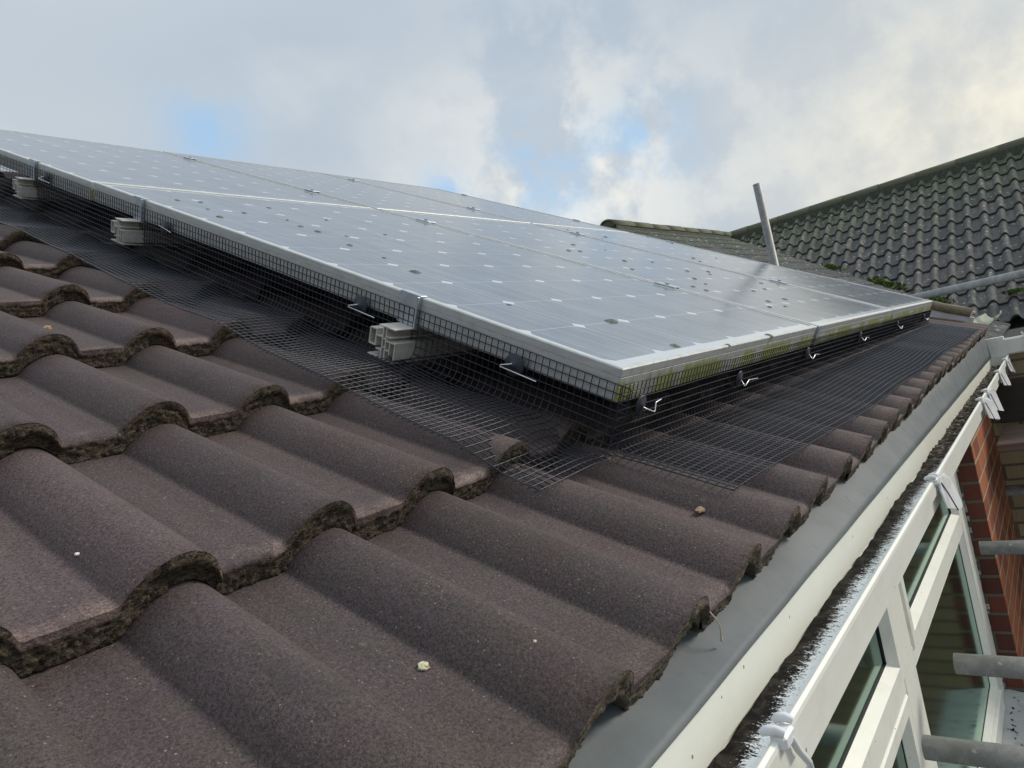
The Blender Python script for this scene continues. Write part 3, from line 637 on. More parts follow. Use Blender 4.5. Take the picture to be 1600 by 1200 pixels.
# ------------------------------------------------------------------ gutter brackets
def make_bracket(x, flap, label, lobes=2):
    t = empty('gutter_bracket', HM @ Matrix.Translation((x, -0.08, -0.07)), label, 'bracket', 'white brackets clipped over the front lip of the gutter')
    Mx = HM @ Matrix.Translation((x, -0.0055, 0.0085))
    mb = MB()
    for dx, sy in ((-0.011, 0.006), (0.009, 0.0)) if lobes == 2 else ((0, 0),):
        mb.tube([(dx, -0.071+sy*.5, -0.0660), (dx+.001, -0.074+sy*.5, -0.0640), (dx+.002, -0.079, -0.0630), (dx+.003, -0.0845, -0.0655)], [0.0024, 0.0036, 0.0036, 0.0030], 10)
    mb.bbox((-0.011, -0.0855, -0.078), (0.011, -0.0735, -0.0672), 0.0022)
    mb.build('knob', M_BRK, t, M=Mx)
    mb = MB()
    mb.tube([(0.004, -0.0835, -0.074), (0.012, -0.0842, -0.088), (0.026, -0.0845, -0.104), (0.034, -0.082, -0.115)], 0.0028, 8); mb.build('strap', M_BRK, t, M=Mx)
    if flap:
        mb = MB(); w, h = flap
        out = [(0.012,-0.0705),(0.030,-0.0705),(w*.75,-0.080),(w,-0.100),(w+0.004,-0.070-h*.86),(w-0.006,-0.070-h),(w-0.030,-0.070-h*0.99),(-0.004,-0.070-h*.62),(0.000,-0.090)]
        n = len(out); vs = [(p[0], -0.0830-0.014*max(0, (-.07-p[1])/h)**1.3-0.003*math.sin(p[0]*40), p[1]) for p in out] + [(p[0], -0.0855-0.014*max(0, (-.07-p[1])/h)**1.3-0.003*math.sin(p[0]*40), p[1]) for p in out]
        mb.add(vs, [tuple(range(n)), tuple(range(n, 2*n))[::-1]] + [(i, (i+1) % n, n+(i+1) % n, n+i) for i in range(n)])
        mb.build('flap', M_BRK, t, M=Mx)
        mb = MB(); mb.tube([(0.010, -0.0885, -0.078), (0.020, -0.0945, -0.070-h*.40), (0.030, -0.1015, -0.070-h*.78)], 0.0011, 5); mb.build('dark_slot', M_SEAL, t, M=Mx)
    return t
M_BRK = simple('white_bracket_plastic', c4(0.78, 0.80, 0.82), 0.35, col2=c4(0.70, 0.71, 0.70), vs=30.0)
make_bracket(0.215, None, 'nearest white gutter bracket, a double knob with a thin strap and no flap')
make_bracket(1.07, (0.135, 0.078), 'white gutter bracket with a hanging flap above the window mullion, second from the camera')
make_bracket(2.14, (0.20, 0.085), 'white gutter bracket over the red brick corner, nearer of a close pair')
make_bracket(2.36, (0.25, 0.095), 'white gutter bracket with the bulkiest knob, farther of the close pair')
make_bracket(3.02, (0.30, 0.085), 'white gutter bracket in front of the buff brick wall, second from the far end')
make_bracket(3.62, (0.26, 0.085), 'farthest white gutter bracket beside the inner corner of the gutters')

# ------------------------------------------------------------------ solar panels
PWD, PLN, GAP = 0.9934, 1.648, 0.020
FP = [(0,-0.050),(0,-0.0405),(0.0012,-0.0400),(0.0012,-0.0392),(0,-0.0387),(0,-0.0275),(0.0012,-0.0270),(0.0012,-0.0262),(0,-0.0257),(0,-0.0145),(0.0012,-0.0140),(0.0012,-0.0132),(0,-0.0127),(0,-0.0018),(0.0018,0),(0.0115,0),(0.0115,-0.0040),(0.0300,-0.0040),(0.0300,-0.0050),(0.0020,-0.0060),(0.0020,-0.0485),(0.0300,-0.0485),(0.0300,-0.050)]
mf = MB(); mf.rect_ring(0, 0, PWD, PLN, FP)
mc = MB(); mc.add([(0.0105,0.0105,-0.0022),(PWD-0.0105,0.0105,-0.0022),(PWD-0.0105,PLN-0.0105,-0.0022),(0.0105,PLN-0.0105,-0.0022)], [(0,1,2,3)]); mc.add([(0.0105,0.0105,-0.0070),(0.0105,PLN-0.0105,-0.0070),(PWD-0.0105,PLN-0.0105,-0.0070),(PWD-0.0105,0.0105,-0.0070)], [(0,1,2,3)])
PLAB = [['solar panel nearest the camera with its bare corner above the bird mesh, lower row', 'middle solar panel of the lower row, between two seams', 'solar panel of the lower row at the far end, darkened by the reflected roof'],
        ['upper row solar panel at the far left edge of the photo', 'middle solar panel of the upper row against the sky', 'upper row solar panel farthest away, next to the ridge tile end']]
proto = None
for j in range(2):
    for i in range(3):
        M = PM @ Matrix.Translation((i*(PWD+GAP), j*(PLN+GAP), rnd.uniform(-.001, .001)))
        if proto is None:
            proto = empty('solar_panel', M, PLAB[0][0], 'solar panel', 'solar panels laid in two rows of three on the roof')
            a = mf.build('frame', M_FRAME, proto, M=M, fix=False); b = mc.build('solar_cells', M_CELL, proto, M=M, fix=False)
            for o_ in (a, b): o_.matrix_parent_inverse = Matrix(); o_.matrix_basis = Matrix()
        else: copy_thing(proto, M, PLAB[j][i])

# ------------------------------------------------------------------ mounting rails, clamps
RS = [0.425, 1.395, 2.06, 3.03]
rail_lab = ['mounting rail nearest the camera, its cut end poking through below the first clamp', 'mounting rail second from the camera, its end poking through the mesh at the left', 'mounting rail end at the far left of the photo, behind the mesh', 'topmost mounting rail hidden under the upper panels']
def rail_profile(mb, x0, x1):
    t = 0.0022
    def w(y0, z0, y1, z1): mb.box((x0, min(y0, y1), min(z0, z1)), (x1, max(y0, y1), max(z0, z1)))
    w(-0.030, -0.0545, 0.010, -0.0525)                      # top flange (under the frame)
    w(-0.011, -0.108, -0.0088, -0.0547); w(-0.0030, -0.1080, -0.0008, -0.0547)   # double web
    w(-0.0086, -0.075, -0.0032, -0.0735); w(-0.0086, -0.090, -0.0032, -0.0885)
    w(-0.034, -0.078, -0.0112, -0.0758); w(-0.034, -0.104, -0.0318, -0.0782); w(-0.022, -0.099, -0.0198, -0.0782); w(-0.0196, -0.0935, -0.0112, -0.0915)
    w(-0.022, -0.0700, -0.0112, -0.0680)
    w(-0.0006, -0.0735, 0.013, -0.0715); w(0.0132, -0.0915, 0.0155, -0.062); w(0.0157, -0.064, 0.030, -0.062); w(0.0157, -0.0915, 0.030, -0.0893)
    w(-0.0006, -0.0965, 0.012, -0.0943); w(-0.034, -0.1102, 0.0, -0.1082); w(0.0, -0.1102, 0.030, -0.1082)
    for k in range(9): w(0.0300, -0.0895+k*0.003, 0.0312, -0.0880+k*0.003)     # ribbed outer face
    w(0.0282, -0.0893, 0.0298, -0.0642)
for k, s in enumerate(RS):
    M = PM @ Matrix.Translation((0, s, 0))
    t = empty('mounting_rail', M, rail_lab[k], 'rail', 'aluminium rails under the solar panels')
    mb = MB(); rail_profile(mb, -0.052 if k < 2 else -0.045, 3.03); mb.build('rail_body', M_RAIL, t, M=M, fix=False)
    for x in (0.3, 1.5, 2.7):
        mb = MB(); mb.box((x, -0.012, -0.172), (x+0.03, -0.006, -0.1104)); mb.box((x, -0.10, -0.178), (x+0.03, -0.006, -0.172)); mb.build('roof_hook', M_RAIL, t, M=M, fix=False)
    for side, x in ((-1, 0.0), (1, 3*PWD+2*GAP)):
        mb = MB(); xo = x + side*0.0042; lo, hi = min(x+side*0.0004, xo), max(x+side*0.0004, xo)
        mb.bbox((lo, -0.030, -0.052), (hi, 0.020, 0.0020), 0.0006); mb.bbox((min(xo, x-side*0.012), -0.030, 0.0006), (max(xo, x-side*0.012), 0.020, 0.0036), 0.0006)
        mb.bbox((min(x+side*.0044, x+side*0.020), 0.018, -0.052), (max(x+side*.0044, x+side*0.020), 0.022, 0.0016), 0.0006) if side > 0 else mb.bbox((x-0.010, -0.030, -0.052), (x-0.0046, -0.0265, 0.0016), 0.0006)
        mb.build('end_clamp', M_CLAMP, t, M=M)
    for x in (PWD, 2*PWD+GAP):
        mb = MB(); xc = x + GAP/2
        mb.bbox((xc-0.019, -0.032, 0.0007), (xc+0.019, 0.032, 0.0042), 0.001); mb.bbox((xc-0.006, -0.030, -0.052), (xc+0.006, 0.030, 0.0006), 0.001)
        mb.tube([(xc, 0, 0.0042), (xc, 0, 0.0095)], 0.0065, 6, smooth=False); mb.build('mid_clamp', M_CLAMP, t, M=M)
M = PM @ Matrix.Translation((PWD+GAP/2, 0, 0))
mb = MB(); mb.bbox((-0.011, -0.0045, -0.048), (0.011, -0.0006, -0.001), 0.0006); mb.bbox((-0.011, -0.0045, -0.0008), (0.011, 0.010, 0.0022), 0.0006)
tag(mb.build('joint_clip', M_CLAMP, M=M), 'grey clip over the joint between the two nearest lower row panel frames', 'clip')

# ------------------------------------------------------------------ bird mesh
def crest_c(a, b):
    r = b/G; return 0.0 - (r-math.floor(r))*TT
def sheet(name, fn, smax, ds, profile_len, dt, wr, skip=None):
    mb = MB(); ns = int(smax/ds); nt = int(profile_len/dt)
    def tube4(pts, r):
        P = np.array(pts); m = len(P); T_ = np.gradient(P, axis=0); T_ /= np.linalg.norm(T_, axis=1)[:, None]+1e-9
        ref = np.array([0.3, 0.2, 0.93]); A = np.cross(T_, ref); A /= np.linalg.norm(A, axis=1)[:, None]+1e-9; B = np.cross(T_, A)
        rings = np.stack([P+A*r, P+B*r, P-A*r, P-B*r], 1).reshape(-1, 3)
        fs = [(i*4+k, i*4+(k+1) % 4, (i+1)*4+(k+1) % 4, (i+1)*4+k) for i in range(m-1) for k in range(4)] + [(0,1,2,3), (m*4-4, m*4-1, m*4-2, m*4-3)]
        mb.add(rings, fs, 0, True)
    tt = [profile_len*k/26 for k in range(27)]
    for i in range(ns+1):
        s = i*ds; off = -0.0006
        tube4([fn(s, t, off) for t in tt], wr)
    for k in range(nt+1):
        t = k*dt
        tube4([fn(s, t, 0.0006) for s in np.linspace(0, ns*ds, max(8, int(smax/0.03)))], wr)
    return mb
def path_pt(t, hv, R_, flare):
    """distance along section -> (outward, down) ; hv = straight drop before the bend"""
    L1 = hv - R_; L2 = R_*1.40
    if t < L1: return 0.0, t
    if t < L1+L2:
        a = (t-L1)/R_; return R_*(1-math.cos(a)), L1+R_*math.sin(a)
    a = 1.40; o = R_*(1-math.cos(a)); d = L1+R_*math.sin(a); e = t-L1-L2
    return o+e*math.sin(a+0.10), d+e*math.cos(a+0.10)
def base_s(b):
    if b < 0.31: return -0.101*b + 0.003
    k = (b/G) % 1.0
    return 0.002 - 0.013*math.sin(math.pi*k)**1.0*(0.4+0.6*k) - (0.026*(1-(b-0.31)/0.06) if b < 0.37 else 0)
def side_fn(s, t, off):
    b = 0.2415 + s; top = 0.0795 + 0.0235*(b-0.257); hv = top - base_s(b)
    o, d = path_pt(t, hv, 0.024, 0.15)
    fl = min(1, o/0.05); o *= 1 + 0.12*noise.noise(Vector((b*1.6, 3, 0)))*fl
    c = top - d
    if fl > 0: c = c*(1-fl) + fl*(base_s(b) + 0.002 + 0.004*noise.noise(Vector((b*4.5, o*8, 2))))
    a = 0.5815 + 0.0101*(b-0.26) - o - off
    # slight bulge of the vertical part
    a -= 0.0025*noise.noise(Vector((b*5, d*20, 4)))*min(1, d/0.03)
    return roof(a, b, c)
def front_fn(s, t, off):
    a = 0.583 + s; top = 0.0795 - 0.0115*(a-0.587) ; hv = top + 0.0215
    o, d = path_pt(t, hv, 0.022, 0.15)
    fl = min(1, o/0.05); wid = 1 + 0.10*noise.noise(Vector((a*1.3, 9, 0)))*fl
    c = top - d
    bb = 0.2560 - 0.00997*(a-0.587) - o
    c = c*(1-fl) + fl*(-0.101*bb + 0.0045 + 0.003*noise.noise(Vector((a*4.0, o*8, 7))))
    b = 0.2560 - 0.00997*(a-0.587) - o*wid - off
    if d < 0.05: b -= 0.0015*noise.noise(Vector((a*6, d*10, 4)))
    bend = 0.012*math.exp(-((a-1.35)/0.25)**2)
    return roof(a, b - bend*fl, c)
mbs = sheet('a', side_fn, 3.33, 0.0125, 0.285, 0.0125, 0.00088)
tag(mbs.build('bird_mesh', M_WIRE, fix=False), 'black wire bird mesh along the left side of the solar panels, around the rail ends', 'wire mesh')
mbs = sheet('b', front_fn, 3.03, 0.0125, 0.278, 0.0125, 0.00088)
tag(mbs.build('bird_mesh', M_WIRE, fix=False), 'black wire bird mesh along the eaves side of the solar panels, facing the gutter', 'wire mesh')

# ------------------------------------------------------------------ mesh clips
def disc(mb, c, n, r, th=0.0022, k=28):
    c = Vector(c); n = Vector(n).normalized(); x = n.orthogonal().normalized(); y = n.cross(x)
    rs = [(0, -th), (r*0.9, -th), (r, 0), (r*0.9, th*0.6), (r*0.25, th), (r*0.12, th*2.2)]
    rings = [[c + (x*math.cos(2*math.pi*i/k)+y*math.sin(2*math.pi*i/k))*max(q, 1e-5) + n*h for i in range(k)] for q, h in rs] 
    vs = [p for rg in rings for p in rg]; fs = [(j*k+i, j*k+(i+1) % k, (j+1)*k+(i+1) % k, (j+1)*k+i) for j in range(len(rs)-1) for i in range(k)] + [tuple(range((len(rs)-1)*k, len(rs)*k))]
    mb.add(vs, fs, 0, True)
def clip_thing(P, nrm, hook, label, r=0.0175):
    P = Vector([float(x) for x in P]); nv = Vector([float(x) for x in nrm]).normalized()
    t = empty('mesh_clip', Matrix.Translation(P), label, 'clip', 'clips fastening the bird mesh to the panel frames')
    mb = MB(); disc(mb, P+nv*0.0042, nv, r); mb.build('disc', M_CLIPD, t)
    mb = MB(); mb.tube([P + Vector([float(q) for q in h]) for h in hook], 0.00095, 8); mb.build('hook', M_ALU, t)
nS = -E; nF = -U
def hv3(a, b, c): return a*E + b*U + c*N
side_clips = [(0.437, 0.057, 'side mesh clip nearest the panel corner, its long white wire pointing to the corner'), (0.797, 0.064, 'side mesh clip just left of the nearest rail end, bent wire on dark disc'), (1.506, 0.083, 'small side mesh clip right of the second rail end, with a short level wire'), (2.20, 0.110, 'farthest side mesh clip by the left edge of the photo, only a white wire showing')]
for i, (b, c, lab) in enumerate(side_clips):
    P = roof(0.5795 + 0.0101*(b-0.26), b, c)
    if i == 2: hk = [hv3(-0.004,0,0), hv3(-0.010,0,0.001), hv3(-0.013,0.012,0.004), hv3(-0.012,-0.044,-0.014+0.01)]
    else: hk = [hv3(-0.004,0,0.003), hv3(-0.010,0.004,0.001), hv3(-0.014,0.019,-0.004), hv3(-0.016,0.018,-0.006), hv3(-0.013,-0.050,-0.010)]
    clip_thing(P, nS, hk, lab, 0.0185)
front_clips = [(0.640, 0.044, 'corner mesh clip with a zigzag white wire, just right of the panel corner'), (1.045, 0.032, 'second front mesh clip from the corner, dark disc with a bent wire'), (1.50, 0.037, 'third front mesh clip from the corner'), (2.07, 0.034, 'fourth front mesh clip from the corner, wire bent to a hook'), (2.70, 0.028, 'fifth front mesh clip from the corner'), (3.36, 0.022, 'last front mesh clip at the far end of the eaves side mesh')]
for i, (a, c, lab) in enumerate(front_clips):
    P = roof(a, 0.2530-0.00997*(a-0.587), c)
    if i == 0: hk = [hv3(0.0,-0.004,0.0), hv3(0.002,-0.012,-0.003), hv3(0.020,-0.018,-0.009), hv3(0.022,-0.018,-0.008), hv3(0.024,-0.016,0.003), hv3(0.026,-0.015,0.004), hv3(0.050,-0.012,0.004)]
    else: hk = [hv3(0.002,-0.004,0.000), hv3(-0.004,-0.012,-0.002), hv3(-0.014,-0.022,-0.007), hv3(-0.012,-0.023,-0.006), hv3(0.010,-0.020,0.001), hv3(0.014,-0.020,0.001), hv3(0.060+0.01*(i % 2),-0.018,-0.004)]
    clip_thing(P, nF, hk, lab, 0.0160)

# ------------------------------------------------------------------ lichen on the panels
LI = [(0.297,0.194,1.6),(0.18,0.598,1.4),(0.163,0.335,.7),(0.261,0.045,1.2),(0.216,0.734,.7),(0.234,0.874,1),(0.272,1.044,1.1),(0.269,1.11,1),(0.464,1.26,.8),(0.175,1.427,.9),(0.112,1.427,.9),(0.215,1.28,1),(0.09,1.181,1.1),(0.126,1.3,.7),(0.384,1.426,.8),(0.295,1.206,.7),(3.0,2.52,.8),(2.122,1.522,1),(1.491,1.07,1.2),(1.331,0.933,1),(1.258,0.935,1.2),(2.24,1.371,1.4),(2.08,1.293,.8),(1.384,0.778,1.2),(1.58,0.769,.9),(1.196,0.643,.9),(1.601,0.989,.6),(1.572,0.62,1.1),(1.747,0.612,1.1),(1.377,0.506,1.2),(1.158,0.412,1),(1.149,0.365,1),(2.216,0.885,1.3),(2.131,0.814,1),(2.554,0.912,.8),(1.665,0.57,.8),(1.147,0.173,1),(1.619,0.347,1),(1.806,0.423,1),(1.465,0.332,.9),(1.452,0.224,1.1),(1.259,0.164,.9),(1.276,0.221,1),(2.907,1.325,1.2),(2.926,1.492,.9),(1.313,0.437,.8),(0.324,0.998,.6),(0.506,1.054,.8),(0.64,0.03,1.1),(0.40,0.004,.6)]
special = {0: 'largest dark lichen cushion on the nearest solar panel, touching a white cell diamond', 1: 'oval dark lichen cushion on the nearest solar panel, above and left of the first clamp', 3: 'grey green lichen flake at the lower edge of the nearest solar panel', 48: 'broken grey lichen flake on the lower frame of the nearest panel, left of the joint', 49: 'tiny grey crumb on the lower frame of the nearest panel close to its corner'}
for i, (p, s, k) in enumerate(LI):
    mb = MB(); n, m_ = 14, 3; R0 = 0.0105*k; vs = [(0, 0, 0.0030*k)]; sd = rnd.uniform(0, 99)
    for j in range(1, m_+1):
        for q in range(n):
            an = 2*math.pi*q/n; rr = R0*j/m_*(1+0.45*noise.noise(Vector((math.cos(an)*1.3+sd, math.sin(an)*1.3, 0))))
            vs.append((rr*math.cos(an), rr*math.sin(an)*0.8, (0.0030*k*(1-(j/m_)**2) + 0.0012*noise.noise(Vector((rr*300, an*3, sd)))*(j < m_)) if j < m_ else 0.0))
    fs = [(0, 1+q, 1+(q+1) % n) for q in range(n)] + [(1+(j-1)*n+q, 1+j*n+q, 1+j*n+(q+1) % n, 1+(j-1)*n+(q+1) % n) for j in range(1, m_) for q in range(n)]
    mb.add(vs, fs, 0, True)
    fr_ = s < 0.012 or i == 48
    o_ = mb.build('lichen_patch', M_LICH, M=PM @ Matrix.Translation((p, s if i != 48 else 0.006, 0.0004 if fr_ else -0.0020)) @ Matrix.Rotation(rnd.uniform(0, 6), 4, 'Z'))
    w = ['nearest', 'middle lower', 'farthest lower'][min(2, int(p/(PWD+GAP)))] if s < PLN else 'upper'
    if i in special: tag(o_, special[i], 'lichen')
    else: tag(o_, 'small dark lichen speck on the glass of the %s solar panel' % w, 'lichen', 'lichen specks on the %s solar panel' % w)

# ------------------------------------------------------------------ crumbs on the tiles
def chip(P, sx_, sy_, sz_, m, label, cat, M0=RM, name='stone_chip', seed=0):
    bm_v = []; mb = MB(); n, k = 12, 8
    for j in range(k+1):
        ph = math.pi*j/k
        for q in range(n):
            an = 2*math.pi*q/n; v = Vector((math.sin(ph)*math.cos(an), math.sin(ph)*math.sin(an), math.cos(ph)))
            f = 1+0.38*noise.noise(v*1.6+Vector((seed, 0, 0))); bm_v.append((v.x*sx_*f, v.y*sy_*f, v.z*sz_*f))
    mb.add(bm_v, [(j*n+q, j*n+(q+1) % n, (j+1)*n+(q+1) % n, (j+1)*n+q) for j in range(k) for q in range(n)])
    return tag(mb.build(name, m, M=M0 @ Matrix.Translation(P)), label, cat)
def tile_c(a, b):
    r = math.floor(b/G); return prof(a) - TT/G*(b-r*G)
for i, (a, b, s, m, lab) in enumerate([(0.087, 0.130, (0.0050, 0.0042, 0.0030), M_STONE, 'pale yellow stone chip lying in the trough of the nearest bottom tile'),
     (0.553, 0.098, (0.0150, 0.0052, 0.0018), M_CHIP, 'long flat brown chip in the trough just below the mesh corner'),
     (0.210, 1.160, (0.0075, 0.0050, 0.0040), simple('orange_pebble', c4(0.42, 0.26, 0.13), .8), 'orange brown pebble in a tile trough at the left edge of the photo'),
     (-0.045, 0.410, (0.0022, 0.0018, 0.0012), simple('white_speck', c4(0.75, 0.75, 0.72), .8), 'tiny white speck on the tile at the lower left'),
     (0.480, 0.930, (0.0040, 0.0032, 0.0025), M_STONE, 'small pale chip at the outer edge of the side mesh'),
     (0.14, 0.068, (0.0016, 0.0014, 0.001), M_STONE, 'minute yellow crumb right of the pale stone chip')]):
    chip((a, b, tile_c(a, b)+s[2]*0.6), *s, m, lab, 'stone', seed=i*3.1)
mb = MB(); P0 = roof(0.3250, -0.004, -0.024)
pts = [Vector(P0), Vector(P0)+Vector((0.0, -0.004, -0.006)), Vector(P0)+Vector((0.003, -0.006, -0.014)), Vector(P0)+Vector((0.003, -0.005, -0.023)), Vector(P0)+Vector((0.006, -0.003, -0.030))]
mb.tube(pts, [0.0006, 0.0009, 0.0007, 0.0008, 0.0014], 6)
tag(mb.build('straw', simple('dry_straw', c4(0.62, 0.52, 0.40), .8, var=.4, vs=90.0)), 'short dry straw stuck on the eaves edge of the bottom tiles', 'straw')

# ------------------------------------------------------------------ adjoining roof and far wing
TANA, TANW = 0.5750, 0.5741; TANV = 0.4988
RX, RY, RZ = 10.0, 3.262, 1.729-0.05
nb = empty('adjoining_house', Matrix.Translation((7, 1, -5)), 'older house beyond the panels, its two mossy tiled roofs meeting in a valley', 'house')
ca = 1/math.hypot(1, TANA); cw = 1/math.hypot(1, TANW)
uA = np.array([0, ca, TANA*ca]); nA = np.array([0, -TANA*ca, ca]); LA = (RY-0.046)/ca; OA = np.array([4.1, 0.046, RZ-(RY-0.046)*TANA])
def toA(a, b, c): return OA + np.array([a, 0, 0]) + uA*b + nA*c
cvv = 1/math.hypot(1, TANV); uV = np.array([0, cvv, TANV*cvv]); nV = np.array([0, -TANV*cvv, cvv]); LV = (RY-0.046)/cvv; OV = np.array([4.1, 0.046, RZ-(RY-0.046)*TANV])
def toV(a, b, c): return OV + np.array([a, 0, 0]) + uV*b + nV*c
uW = np.array([cw, 0, TANW*cw]); nW = np.array([-TANW*cw, 0, cw]); EX = 6.9; OW = np.array([EX, 3.6, RZ-(RX-EX)*TANW])
def toW(a, b, c): return OW + np.array([0, -a, 0]) + uW*b + nW*c
def inA(c): return (RX-c[0])*TANW > (RY-c[1])*TANA - 0.05 and c[1] < RY+0.02 and c[0] > 4.1
def inW(c): return (RX-c[0])*TANW < (RY-c[1])*TANA + 0.02 and c[0] < RX+0.02
mb = MB(); rand = []; wear = []
for r in range(0, 12):
    for i in range(-1, 20):
        if 4.1+i*0.3 > 10.4: continue
        tile_patch(mb, rand, wear, i*0.30, r, 30, False, toA, clip=inA, joint=False, thick=0.010, g=0.308, rs=2.3)
oa = mb.build('roof_slope', [M_OLD, M_OLDB], nb, fix=False); add_attrs(oa, rand, wear)
mb = MB(); rand = []; wear = []
for r in range(0, 12):
    for i in range(0, 25):
        tile_patch(mb, rand, wear, i*0.30, r, 34, False, toW, clip=inW, joint=False, thick=0.024, g=0.300, rs=1.75)
ow = mb.build('roof_slope', [M_OLD, M_OLDB], nb, fix=False); add_attrs(ow, rand, wear)
# under-sheets
mb = MB()
mb.add([toA(0.02, 0.03, -0.09), toA(3.2, 0.03, -0.09), toA(5.9, LA, -0.09), toA(0.02, LA, -0.09)], [(0,1,2,3)])
mb.add([toW(3.7, 0.03, -0.09), toW(7.5, 0.03, -0.09), toW(7.5, 3.6, -0.09), toW(0.3, 3.6, -0.09)], [(0,1,2,3)])
mb.build('roofing_felt', M_FELT_SHADE, nb, fix=False)
# ridges
def ridge(p0, p1, axis_up, n, name='ridge'):
    mb = MB(); p0, p1 = Vector(p0), Vector(p1); L = (p1-p0).length; t = (p1-p0).normalized(); side = t.cross(Vector((0,0,1))).normalized()
    k = 14
    for i in range(n):
        a = p0 + t*(L*i/n - 0.012); b = p0 + t*(L*(i+1)/n+0.012); dz = rnd.uniform(-0.004, 0.004); r0, r1 = 0.104+rnd.uniform(-.003, .003), 0.109
        vs = []
        for (p, r) in ((a, r0-0.018), (a, r0), (b, r1), (b, r1-0.018)):
            for q in range(k+1):
                an = math.pi*(0.02+0.96*q/k); vs.append(p + side*math.cos(an)*r + Vector((0,0,1))*(math.sin(an)*r*0.88 + dz - 0.035))
        K = k+1; fs = [(j*K+q, j*K+q+1, (j+1)*K+q+1, (j+1)*K+q) for j in range(3) for q in range(k)]
        mb.add(vs, fs, 0, True)
        if i == 0:
            e0 = [a + t*0.012 + side*math.cos(math.pi*q/k)*(r0-0.02) + Vector((0,0,1))*(math.sin(math.pi*q/k)*(r0-0.02)*0.88+dz-0.035) for q in range(k+1)]
            mb.add(e0, [tuple(range(k+1))], 0)
    return mb
ridge((6.45, RY, RZ), (RX, RY, RZ), 0, 8).build('ridge', [M_RIDGE, M_MORTAR], nb, fix=False)
ridge((RX, RY+0.12, RZ-0.004), (RX, -3.9, RZ), 0, 17).build('ridge', [M_RIDGE, M_MORTAR], nb, fix=False)
mb = MB(); mb.box((RX-0.105, -3.9, RZ-0.16), (RX+0.105, RY+0.1, RZ-0.022)); mb.box((6.46, RY-0.10, RZ-0.16), (RX-0.11, RY+0.09, RZ-0.024)); mb.build('ridge_bedding', M_OLDB, nb)
# back slopes, so the ridges are closed from behind
mb = MB(); mb.add([(RX+0.02, -3.9, RZ-0.05), (RX+0.02, RY+0.1, RZ-0.05), (RX+3.1, RY+0.1, RZ-1.83), (RX+3.1, -3.9, RZ-1.83)], [(0,1,2,3)]); mb.add([(4.12, RY+0.02, RZ-0.06), (RX, RY+0.02, RZ-0.06), (RX, RY+3.2, RZ-1.9), (4.12, RY+3.2, RZ-1.9)], [(0,1,2,3)]); mb.build('roof_slope', M_OLD, nb, fix=False)
# verge: mortar bed, undercloak and pale flashing up the slope at X = 4.1
mb = MB(); nn = 60; vs = []
for i in range(nn+1):
    b = 0.02 + (LV-0.02)*i/nn; j = 0.004*noise.noise(Vector((b*12, 0, 0)))
    for (x, c) in ((0.012, 0.012+j), (-0.016+j, 0.008+j), (-0.020+j, -0.010), (-0.016+j, -0.032+j), (0.05, -0.034)): vs.append(toV(x, b, c))
mb.add(vs, [(i*5+j, i*5+j+1, (i+1)*5+j+1, (i+1)*5+j) for i in range(nn) for j in range(4)] + [(0,1,2,3,4)], 0, True)
mb.build('verge_mortar', M_MORTAR, nb, fix=False)
mb = MB(); vs = []
for i in range(nn+1):
    b = 0.0 + LV*i/nn; j = 0.002*noise.noise(Vector((b*8, 5, 0)))
    for (x, c) in ((0.0, -0.030), (-0.012+j, -0.033), (-0.020+j, -0.072), (-0.046, -0.078+j), (-0.046, -0.081+j), (-0.010, -0.100)): vs.append(toV(x, b, c))
mb.add(vs, [(i*6+j, i*6+j+1, (i+1)*6+j+1, (i+1)*6+j) for i in range(nn) for j in range(5)] + [(0,1,2,3,4,5)])
mb.build('flashing', M_FLASH, nb, fix=False)
mb = MB(); vs = []; n = 12
for i in range(n+1):
    for q in range(7):
        an = math.pi*(0.1+0.8*q/6); x = i/n
        vs.append((4.13+0.8*x, 0.030-0.060*math.cos(an)*(0.5+0.5*math.sin(math.pi*(0.3+0.6*x))), 0.045-0.055*math.sin(an)))
mb.add(vs, [(i*7+q, (i+1)*7+q, (i+1)*7+q+1, i*7+q+1) for i in range(n) for q in range(6)], 0, True)
ob = mb.build('valley_trough', M_GRP, nb, fix=False); sm = ob.modifiers.new('t', 'SOLIDIFY'); sm.thickness = 0.006
# far eaves board and walls; their deep shade is painted as black colour
mb = MB(); mb.box((7.02, -3.9, -0.34), (7.06, 3.4, -0.10)); mb.box((7.06, -3.9, -0.34), (7.4, 3.4, -0.32)); mb.build('eaves_board', M_FELT_SHADE, nb)
mb = MB(); mb.box((7.40, -3.9, -5.2), (7.7, 3.4, -0.12)); mb.box((4.12, 0.30, -5.2), (7.39, 0.50, -0.20)); mb.build('wall', M_FELT_SHADE, nb)
# moss cushions in the valley
for i, (x, k, lab) in enumerate([(8.35, 1.0, 'bright moss cushion in the roof valley, uppermost of three'), (7.75, 1.35, 'largest bright moss cushion in the roof valley'), (7.30, 0.9, 'lowest moss cushion in the roof valley, beside the scaffold handrail'), ]):
    y = RY - (RX-x)*TANW/TANA; z = RZ-(RX-x)*TANW
    mb = MB()
    for q in range(80):
        t_ = rnd.gauss(0, 0.05)*k; s = rnd.uniform(0.010, 0.022)*k; c = (t_, t_*1.1+rnd.gauss(0, .025), t_*0.57+rnd.uniform(-.01, .02)*k)
        u_ = [Vector((rnd.gauss(0,1), rnd.gauss(0,1), rnd.gauss(0,1))).normalized()*s + Vector(c) for _ in range(7)]
        mb.add(u_, [(0,1,2), (1,2,3), (2,3,4), (3,4,5), (4,5,6), (5,6,0), (6,0,1), (0,3,5), (1,4,6)])
    tag(mb.build('moss_cushion', M_MOSS, M=TR((x, y, z+0.02))), lab, 'moss')
